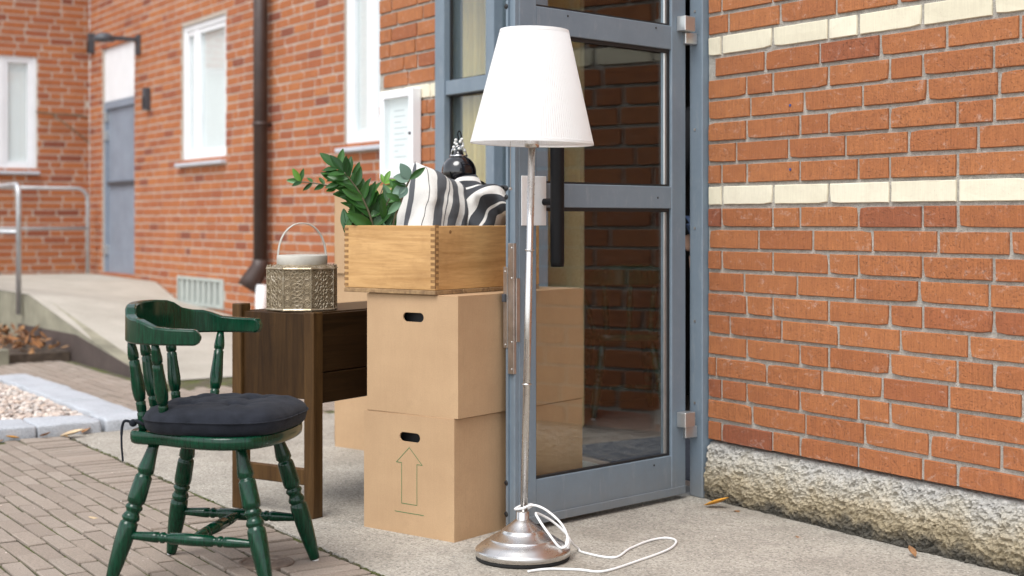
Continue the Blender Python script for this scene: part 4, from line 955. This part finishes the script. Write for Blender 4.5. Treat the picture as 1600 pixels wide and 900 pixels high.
# ------------------------------------------------------------------ green chair with cushion
def make_chair(label, loc, rz):
    t = thing('wooden_chair', label, 'chair', loc, rz)
    # local +x = facing direction, y = across
    half = [(-.202, 0), (-.200, .085), (-.187, .142), (-.15, .160), (-.09, .168), (-.027, .195), (.054, .220), (.127, .217), (.187, .176), (.217, .095), (.224, 0)]
    out = spline([(x, y, 0) for x, y in half] + [(x, -y, 0) for x, y in half[-2:0:-1]], 5, True); ST = .410
    bm = bmesh.new(); rings = []
    for sc, z in ((.90, -.034), (.965, -.034), (.992, -.029), (1, -.018), (.998, -.006), (.985, 0), (.90, -.001), (.6, -.008), (.3, -.010)): rings.append([bm.verts.new((p.x * sc + .004 * (1 - sc), p.y * sc, ST + z)) for p in out])
    n = len(out)
    for a, b in zip(rings, rings[1:]):
        for k in range(n): bm.faces.new((a[k], a[(k + 1) % n], b[(k + 1) % n], b[k]))
    bm.faces.new(rings[0]); bm.faces.new(rings[-1]); obj('seat', bm, M['green'], t, True)
    legp = [(0, .0155), (.05, .0165), (.12, .020), (.185, .0245), (.215, .025), (.226, .0205), (.236, .0205), (.245, .0245), (.26, .026), (.40, .0275), (.43, .026), (.437, .0215), (.447, .0215), (.455, .025), (.468, .0265), (.482, .023), (.497, .0195), (.515, .0235), (.533, .027), (.548, .0265), (.555, .0225), (.565, .0225), (.573, .0265), (.60, .028), (.72, .027), (.86, .0225), (.985, .0165), (1, .0155)]
    legp = [(t, r * .90) for t, r in legp]
    tops = {(-1, -1): (-.125, -.120), (-1, 1): (-.125, .120), (1, -1): (.125, -.135), (1, 1): (.125, .135)}
    foot = {(-1, -1): (-.225, -.185), (-1, 1): (-.215, .185), (1, -1): (.225, -.190), (1, 1): (.225, .190)}
    at = {}
    for k in tops:
        p, q = Vector((*tops[k], ST - .030)), Vector((*foot[k], .004)); at[k] = (p, q)
        bm = bmesh.new(); lathe(bm, legp, 24, p, q); lg = obj('leg', bm, M['green'], t, True)
        bm = bmesh.new(); lathe(bm, [(0, .012), (.005, .012)], 16, (q.x, q.y, 0)); obj('foot_glide', bm, M['white_plate'], lg)
    strp = [(0, .009), (.02, .011), (.22, .0165), (.25, .0165), (.256, .0135), (.268, .0135), (.275, .017), (.295, .017), (.305, .0135), (.335, .0135), (.342, .0175), (.5, .019), (.658, .0175), (.665, .0135), (.695, .0135), (.705, .017), (.725, .017), (.732, .0135), (.744, .0135), (.75, .0165), (.78, .0165), (.98, .011), (1, .009)]
    strp = [(t, r * .88) for t, r in strp]; mids = []
    for s in (-1, 1):
        a = at[(-1, s)][0].lerp(at[(-1, s)][1], .66); b = at[(1, s)][0].lerp(at[(1, s)][1], .68); mids.append((a + b) / 2)
        bm = bmesh.new(); lathe(bm, strp, 20, a, b); obj('stretcher', bm, M['green'], t, True)
    bm = bmesh.new(); lathe(bm, strp, 20, *mids); obj('stretcher', bm, M['green'], t, True)
    # bent arm and back rail
    cp = [(.050, -.220), (.00, -.229), (-.06, -.228), (-.125, -.208), (-.180, -.152), (-.210, -.072), (-.216, 0)]
    cp = cp + [(x, -y) for x, y in cp[-2::-1]]
    path = spline([(x, y, 0) for x, y in cp], 26); acc = [0]
    for a, b in zip(path, path[1:]): acc.append(acc[-1] + (b - a).length)
    Lp = acc[-1]; zt = [(0, .688), (.015, .694), (.10, .6965), (.15, .700), (.19, .712), (.215, .718), (.255, .720), (.30, .728), (.335, .744), (.37, .7515), (.43, .755), (.5, .756)]; ZB = .652
    bm = bmesh.new(); rings = []
    for i, p in enumerate(path):
        q = acc[i] / Lp; q = min(q, 1 - q); d = (path[min(i + 1, len(path) - 1)] - path[max(i - 1, 0)]).normalized(); nrm = Vector((-d.y, d.x, 0))
        ztop = interp(zt, q); e = min(1, q / .022); e = math.sqrt(max(0.0, 1 - (1 - e) ** 2)); zm = (ZB + .694) / 2
        z0, z1 = zm + (ZB - zm) * max(e, .22), zm + (ztop - zm) * max(e, .22); w_ = .0145 * max(.6, e); r_ = .0045 * max(.3, e)
        prof_ = [(-w_ + r_, z0), (-w_, z0 + r_), (-w_, z1 - r_), (-w_ + r_, z1), (w_ - r_, z1), (w_, z1 - r_), (w_, z0 + r_), (w_ - r_, z0)]
        rings.append([bm.verts.new(p + nrm * a + Vector((0, 0, b))) for a, b in prof_])
    for a, b in zip(rings, rings[1:]):
        for k in range(8): bm.faces.new((a[k], a[(k + 1) % 8], b[(k + 1) % 8], b[k]))
    bm.faces.new(rings[0]); bm.faces.new(rings[-1])
    rl_ = obj('back_rail', bm, M['green'], t, False)
    for pg in rl_.data.polygons: pg.use_smooth = True
    md = rl_.modifiers.new('edges', 'BEVEL'); md.width = .002; md.segments = 2; md.limit_method = 'ANGLE'; md.angle_limit = R(28)
    rl_.modifiers.new('normals', 'WEIGHTED_NORMAL')
    spn = [(0, .0190), (.10, .0185), (.16, .0165), (.195, .0165), (.203, .014), (.213, .014), (.222, .0155), (.28, .0155), (.31, .0160), (.318, .0135), (.328, .0135), (.336, .0165), (.40, .0200), (.48, .0215), (.58, .0195), (.70, .0170), (.765, .0165), (.773, .0135), (.783, .0135), (.792, .0170), (.84, .0175), (.92, .0145), (1, .0105)]
    spn = [(t, r * .86) for t, r in spn]
    for q, bxy in ((.155, (-.075, -.155)), (.345, (-.160, -.108)), (.5, (-.174, 0)), (.655, (-.160, .108)), (.845, (-.075, .155))):
        i = min(range(len(acc)), key=lambda j: abs(acc[j] / Lp - q)); tp = path[i] + Vector((0, 0, ZB + .004))
        bm = bmesh.new(); lathe(bm, spn, 20, Vector((*bxy, ST - .002)), tp); obj('spindle', bm, M['green'], t, True)
    return t
CHX, CHY, CHR = .058, -1.85, R(46)
chair = make_chair('dark green turned wooden armchair with a charcoal cushion in front of the desk', (CHX, CHY, 0), CHR)
cu = thing('seat_cushion', 'charcoal tufted seat cushion tied onto the green chair', 'cushion', (CHX, CHY, .4060), CHR)
bm = bmesh.new(); NA, NR = 110, 30
def crad(a):
    c_, s_ = math.cos(a), math.sin(a); k = 3.3; ax_ = .216 if c_ > 0 else .188; return 1 / ((abs(c_) / ax_) ** k + (abs(s_) / .212) ** k) ** (1 / k)
tf = [(-.06, -.07), (-.06, .08), (.085, -.07), (.085, .08)]
def cz(x, y, r, top):
    hh = .086 if top else .0
    base = .040; e = max(0, 1 - r ** 4.0) ** .55
    z = base + (hh - base) * e if top else base * (1 - max(0, 1 - r ** 22) ** .5 * .985)
    if top:
        for a, b in tf:
            d = math.hypot(x - a, y - b); th = math.atan2(y - b, x - a); z -= .026 * math.exp(-(d / .024) ** 2) + .009 * math.exp(-(d / .07) ** 2) + .0035 * max(0, math.cos(th * 6 + a * 40)) * math.exp(-((d - .05) / .03) ** 2)
        z += (mnoise.noise(Vector((x * 14, y * 14, 1.))) * .006 + mnoise.noise(Vector((x * 34, y * 20, 7.))) * .003) * e - .004 * math.exp(-(x - .012) ** 2 / .0006) * e
    return z
surf = {}
for top in (True, False):
    rows = []
    for i in range(NR + 1):
        r = (i / NR) ** .75; row = []
        for k in range(NA):
            a = 2 * math.pi * k / NA; ra = crad(a) * (1 + .018 * mnoise.noise(Vector((math.cos(a) * 3, math.sin(a) * 3, 2.)))); x_, y_ = r * ra * math.cos(a) + .022, r * ra * math.sin(a)
            row.append(bm.verts.new((x_, y_, cz(x_, y_, r, top))) if i or not k else row[0])
        rows.append(row)
    for i in range(NR):
        for k in range(NA):
            vs4 = [rows[i][k], rows[i + 1][k], rows[i + 1][(k + 1) % NA], rows[i][(k + 1) % NA]]
            vs4 = list(dict.fromkeys(vs4)); bm.faces.new(vs4)
bmesh.ops.remove_doubles(bm, verts=bm.verts, dist=1e-4)
obj('pad', bm, M['cushion'], cu, True)
bm = bmesh.new(); tube(bm, [(crad(a) * 1.003 * math.cos(a) + .022, crad(a) * 1.003 * math.sin(a), .040) for a in (2 * math.pi * k / 90 for k in range(91))], .0022, 5); obj('piping', bm, M['cushion'], cu, True)
for s in (-1, 1):
    bm = bmesh.new(); q = Vector((-.160, s * .108, .0))
    tube(bm, [q + Vector((.024 * math.cos(a), .024 * math.sin(a), .024 + .006 * math.sin(2 * a))) for a in (i * math.pi / 8 for i in range(17))], .0045, 6)
    tube(bm, spline([q + Vector((.07, 0, .04)), q + Vector((.02, .012, .03)), q + Vector((-.024, 0, .024))]), .005, 6)
    k0 = q + Vector((-.030, -.01 * 1, .022)); bmesh.ops.create_icosphere(bm, subdivisions=2, radius=.011, matrix=Matrix.Translation(k0))
    tube(bm, spline([k0, k0 + Vector((-.020, -.008, .006)), k0 + Vector((-.030, -.006, -.014)), k0 + Vector((-.030, -.008, -.06)), k0 + Vector((-.028, -.004, -.105))]), [.004] * 20 + [.003] * 13, 5)
    obj('ribbon_tie', bm, M['cushion'], cu, True)
ch2 = copy_tree(chair); ch2.location = (-1.86, 1.06, .012); ch2.rotation_euler = (0, 0, IR + R(96))
ch2['label'] = 'dark spindle back chair indoors seen through the door glass'; chair['group'] = ch2['group'] = 'turned wooden chairs'

# ------------------------------------------------------------------ person standing indoors behind the door gap
def skin_body(name, parent, joints, bones, mat_, root, sub=2):
    me = bpy.data.meshes.new(name); ks = list(joints)
    me.from_pydata([joints[k][0] for k in ks], [(ks.index(a), ks.index(b)) for a, b in bones], []); me.materials.append(mat_)
    o = link(bpy.data.objects.new(name, me), parent); md = o.modifiers.new('skin', 'SKIN'); md.use_smooth_shade = True
    for i, k in enumerate(ks):
        r = joints[k][1]; me.skin_vertices[0].data[i].radius = r if hasattr(r, '__len__') else (r, r); me.skin_vertices[0].data[i].use_root = (k == root)
    sb = o.modifiers.new('smooth', 'SUBSURF'); sb.levels = sb.render_levels = sub; return o
ps = thing('person', 'person in black jacket and blue jeans just inside, seen through the hinge gap', 'person', (-.66, .74, .012), R(125))
# local x = facing, y = left
J = {'pel': ((0, 0, .96), (.13, .11)), 'waist': ((.01, 0, 1.10), (.12, .10)), 'chest': ((.0, 0, 1.32), (.15, .115)), 'neck': ((0, 0, 1.48), .055), 'head0': ((.015, 0, 1.58), .075), 'head1': ((.02, 0, 1.68), .088), 'head2': ((.01, 0, 1.75), .06)}
Bn = [('pel', 'waist'), ('waist', 'chest'), ('chest', 'neck'), ('neck', 'head0'), ('head0', 'head1'), ('head1', 'head2')]
for s_, n_ in ((1, 'l'), (-1, 'r')):
    J.update({n_ + 'hip': ((0, s_ * .09, .90), .095), n_ + 'knee': ((.02, s_ * .105, .50), .06), n_ + 'ank': ((-.01, s_ * .11, .10), .043), n_ + 'toe': ((.15, s_ * .12, .045), .035),
              n_ + 'sh': ((0, s_ * .185, 1.40), .06), n_ + 'el': ((-.03, s_ * .27, 1.12), .045), n_ + 'wr': ((.10, s_ * .24, .90), .032), n_ + 'palm': ((.13, s_ * .235, .84), (.036, .018))})
    Bn += [('pel', n_ + 'hip'), (n_ + 'hip', n_ + 'knee'), (n_ + 'knee', n_ + 'ank'), (n_ + 'ank', n_ + 'toe'), ('chest', n_ + 'sh'), (n_ + 'sh', n_ + 'el'), (n_ + 'el', n_ + 'wr'), (n_ + 'wr', n_ + 'palm')]
bodyp = skin_body('body', ps, J, Bn, M['skin'], 'pel')
JJ = {k: (v[0], tuple(1.16 * x for x in v[1]) if hasattr(v[1], '__len__') else 1.22 * v[1]) for k, v in J.items()}
def sub(keys, mt, nm, root): return skin_body(nm, ps, {k: JJ[k] for k in keys}, [b for b in Bn if b[0] in keys and b[1] in keys], mt, root)
sub(['pel', 'waist', 'chest', 'neck', 'lsh', 'lel', 'lwr', 'rsh', 'rel', 'rwr'], M['jacket'], 'jacket', 'pel')
sub(['pel', 'lhip', 'lknee', 'lank', 'rhip', 'rknee', 'rank'], M['jeans'], 'jeans', 'pel')
for n_, s_ in (('l', 1), ('r', -1)):
    skin_body('shoe', ps, {'a': ((-.03, s_ * .11, .06), .05), 'b': ((.06, s_ * .115, .045), .045), 'c': ((.19, s_ * .125, .038), .036)}, [('a', 'b'), ('b', 'c')], M['jacket'], 'a')
    for k, (dx, L) in enumerate(((.026, .062), (.009, .072), (-.009, .068), (-.025, .055))):
        b_ = Vector((.145 + dx * .8, s_ * .235 + dx * .2, .80)); skin_body('finger', bodyp, {'a': (b_ + Vector((0, 0, .02)), .0095), 'b': (b_ + Vector((.004, 0, -L * .45)), .009), 'c': (b_ + Vector((-.004, -s_ * .008, -L)), .007)}, [('a', 'b'), ('b', 'c')], M['skin'], 'a', 1)
    skin_body('thumb', bodyp, {'a': ((.150, s_ * .228, .855), .011), 'b': ((.182, s_ * .222, .820), .0095), 'c': ((.190, s_ * .220, .790), .008)}, [('a', 'b'), ('b', 'c')], M['skin'], 'a', 1)
skin_body('hair', ps, {'a': ((-.045, 0, 1.60), .062), 'b': ((-.035, 0, 1.69), .088), 'c': ((.005, 0, 1.765), .082), 'd': ((.065, 0, 1.765), .045)}, [('a', 'b'), ('b', 'c'), ('c', 'd')], M['hair'], 'b')
skin_body('nose', bodyp, {'a': ((.098, 0, 1.69), .009), 'b': ((.118, 0, 1.652), .013)}, [('a', 'b')], M['skin'], 'a', 1)
for s_ in (-1, 1):
    bm = bmesh.new(); bmesh.ops.create_uvsphere(bm, u_segments=12, v_segments=8, radius=.012, matrix=Matrix.Translation((.092, s_ * .033, 1.675))); obj('eye', bm, M['white_plate'], bodyp, True)
    skin_body('ear', bodyp, {'a': ((.005, s_ * .088, 1.64), .009), 'b': ((0, s_ * .096, 1.675), .012)}, [('a', 'b')], M['skin'], 'a', 1)
bx('mouth', (.094, .100, -.022, .022, 1.612, 1.620), M['leaf_brown'], bodyp, .002)

# ------------------------------------------------------------------ floor lamp
LX, LY_ = .387, -1.041
fl_ = thing('floor_lamp', 'brushed nickel floor lamp with white pleated shade before the glass door', 'floor lamp', (LX, LY_, 0), IR)
bm = bmesh.new(); lathe(bm, [(0, .130), (.002, .136), (.010, .136), (.012, .134)], 64); obj('foot_pad', bm, M['rubber'], fl_, True)
bm = bmesh.new()
lathe(bm, [(.012 + (z - .012) * .86, r) for z, r in [(.012, .136), (.0135, .1385), (.030, .1385), (.033, .137), (.036, .133), (.046, .124), (.056, .111), (.063, .098), (.0655, .096), (.067, .0965), (.0685, .094), (.076, .082), (.086, .068), (.094, .060), (.0955, .0605), (.097, .058), (.108, .044), (.119, .032), (.127, .024), (.130, .0195), (.131, .0185), (.155, .0185), (.157, .0165), (.157, .001)]], 72)
obj('base', bm, M['nickel'], fl_, True)
lean = thing('lean_tmp', None, None); bpy.data.objects.remove(lean)
ln_ = Matrix.Rotation(R(1.25), 4, 'Y')
def leaning(o): o.matrix_local = Matrix.Translation((.004, 0, .15)) @ ln_ @ Matrix.Translation((0, 0, -.15)); return o
bm = bmesh.new(); lathe(bm, [(.13, .0102), (1.21, .0102)], 24)
for z in (.505, .895): lathe(bm, [(z - .003, .0108), (z - .002, .0135), (z + .002, .0135), (z + .003, .0108)], 24, cap=False)
pole = leaning(obj('pole', bm, M['nickel'], fl_, True))
bm = bmesh.new(); lathe(bm, [(1.192, .0108), (1.194, .021), (1.212, .021), (1.214, .017), (1.27, .017), (1.272, .001)], 24); obj('lamp_holder', bm, M['nickel'], pole, True)
bm = bmesh.new(); bmesh.ops.create_uvsphere(bm, u_segments=16, v_segments=10, radius=.03, matrix=Matrix.Translation((0, 0, 1.30))); obj('bulb', bm, M['white_plate'], pole, True)
bm = bmesh.new(); NP = 150; rows = []
sh = [(1.203, .179), (1.204, .1795), (1.212, .1785), (1.213, .1770), (1.524, .1015), (1.525, .1020), (1.533, .1005), (1.534, .1)]
for j, (z, r) in enumerate(sh):
    amp = .0006 if 3 <= j <= 4 else .0
    rows.append([bm.verts.new(((r + (amp if k % 2 else -amp)) * math.cos(math.pi * k / NP), (r + (amp if k % 2 else -amp)) * math.sin(math.pi * k / NP), z)) for k in range(2 * NP)])
for a, b in zip(rows, rows[1:]):
    for k in range(2 * NP): bm.faces.new((a[k], a[(k + 1) % (2 * NP)], b[(k + 1) % (2 * NP)], b[k]))
shd = leaning(obj('lamp_shade', bm, M['shade'], fl_, False))
bm = bmesh.new()
for z, r in ((1.2045, .177), (1.5325, .0985)): tube(bm, [(r * math.cos(a), r * math.sin(a), z) for a in (2 * math.pi * k / 60 for k in range(61))], .0016, 6)
for k in range(3):
    a = 2 * math.pi * k / 3 + .4; tube(bm, [(.017 * math.cos(a), .017 * math.sin(a), 1.272), (.177 * math.cos(a), .177 * math.sin(a), 1.215)], .0015, 5)
obj('shade_ring', bm, M['white_plate'], shd, True)
bm = bmesh.new(); cxp = -.036
for k in range(34): bmesh.ops.create_icosphere(bm, subdivisions=1, radius=.0016, matrix=Matrix.Translation((cxp, -.01, 1.20 - k * .0036)))
tube(bm, [(cxp, -.01, 1.21), (cxp, -.01, 1.078)], .0006, 4); bmesh.ops.create_icosphere(bm, subdivisions=2, radius=.0052, matrix=Matrix.Translation((cxp, -.01, 1.073)))
obj('pull_chain', bm, M['steel'], fl_, True)
rot = Matrix.Rotation(-IR, 3, 'Z')
def W(x, y, z): return rot @ Vector((x - LX, y - LY_, z))
path = [(.016, -.012, .165), (.028, .008, .172), (.0, .028, .166), (-.022, .004, .160), (.0, -.026, .168), (.030, -.010, .174), (.07, -.02, .160), (.115, -.035, .120), (.130, -.045, .075), (.108, -.06, .062), (.075, -.055, .10), (.048, -.035, .135), (.040, -.005, .150), (.085, .03, .120), (.125, .03, .085), (.14, .02, .045)]
path = [Vector((p[0], p[1], p[2] - .018 if p[2] > .06 else p[2])) for p in path] + [W(.398, -.850, .006), W(.44, -.862, .004), W(.54, -.826, .004), W(.475, -.715, .004), W(.425, -.60, .004), W(.425, -.535, .004), W(.475, -.538, .004), W(.546, -.625, .004), W(.606, -.781, .004), W(.653, -.945, .004), W(.600, -.995, .004), W(.548, -1.06, .004), W(.539, -1.125, .004)]
bm = bmesh.new(); tube(bm, spline(path, 9), .0036, 8); obj('power_cord', bm, M['cord'], fl_, True)
bm = bmesh.new(); tube(bm, [(.125, -.02, .012), (.130, -.012, .045), (.132, -.008, .062)], [.006, .008, .006], 10); obj('cord_switch', bm, M['cord'], fl_, True)

# ------------------------------------------------------------------ fallen leaves
for m_ in LM: m_.materials.clear()
def fallen(label, x, y, z, rz, mat_, s=1., k=0, group=None):
    me = LM[k].copy(); me.materials.append(mat_); o = link(bpy.data.objects.new('fallen_leaf', me)); o.location = (x, y, z); o.rotation_euler = (R(random.uniform(-8, 8)), R(random.uniform(-6, 6)), rz); o.scale = (s, s, s)
    return tag(o, label, 'leaf', group)
fallen('orange fallen leaf on the slab below the door hinge', .115, -.115, .006, R(40), M['leaf_orange'], 1.25, 0)
fallen('small brown leaf on the slab close to the orange leaf', .235, -.085, .005, R(100), M['leaf_brown'], .6, 1)
fallen('curled brown leaf at the foot of the plinth near the right edge', 1.02, -.095, .006, R(150), M['leaf_brown'], .7, 2)
fallen('small dark leaf on the slab between lamp cord and plinth', .62, -.18, .004, R(20), M['leaf_brown'], .4, 1)
fallen('tan fallen leaf on the pavers in front of the granite edging', -2.66, -1.52, .008, R(70), M['leaf_tan'], 1.5, 0)
for i, nth in enumerate(('first', 'second', 'third', 'fourth', 'fifth', 'sixth')):
    fallen(nth + ' dry brown leaf from the slab corner along the granite edging front', -2.715 + random.uniform(-.01, .03), -1.43 - i * .085 + random.uniform(-.02, .02), .008, random.uniform(0, 6), (M['leaf_brown'], M['leaf_orange'])[i % 2], random.uniform(.6, .95), i % 3, 'dry leaves along the granite edging')
fallen('small tan leaf on the mossy pavers left of the chair', -.86, -1.93, .006, R(60), M['leaf_tan'], .6, 1)
bm = bmesh.new(); rr = random.Random(3)                        # loose grit on pavers and slab
for i in range(420):
    x = rr.uniform(-2.6, 2.2); y = rr.uniform(-2.6, -.08); s_ = rr.uniform(.0012, .0038)
    bmesh.ops.create_icosphere(bm, subdivisions=1, radius=s_, matrix=Matrix.Translation((x, y, s_ * .5)) @ Matrix.Diagonal((1, rr.uniform(.6, 1), .6, 1)))
tag(obj('grit', bm, M['gravel'], None, True), 'fine loose grit scattered over pavers and slab', 'grit', None, 'stuff')
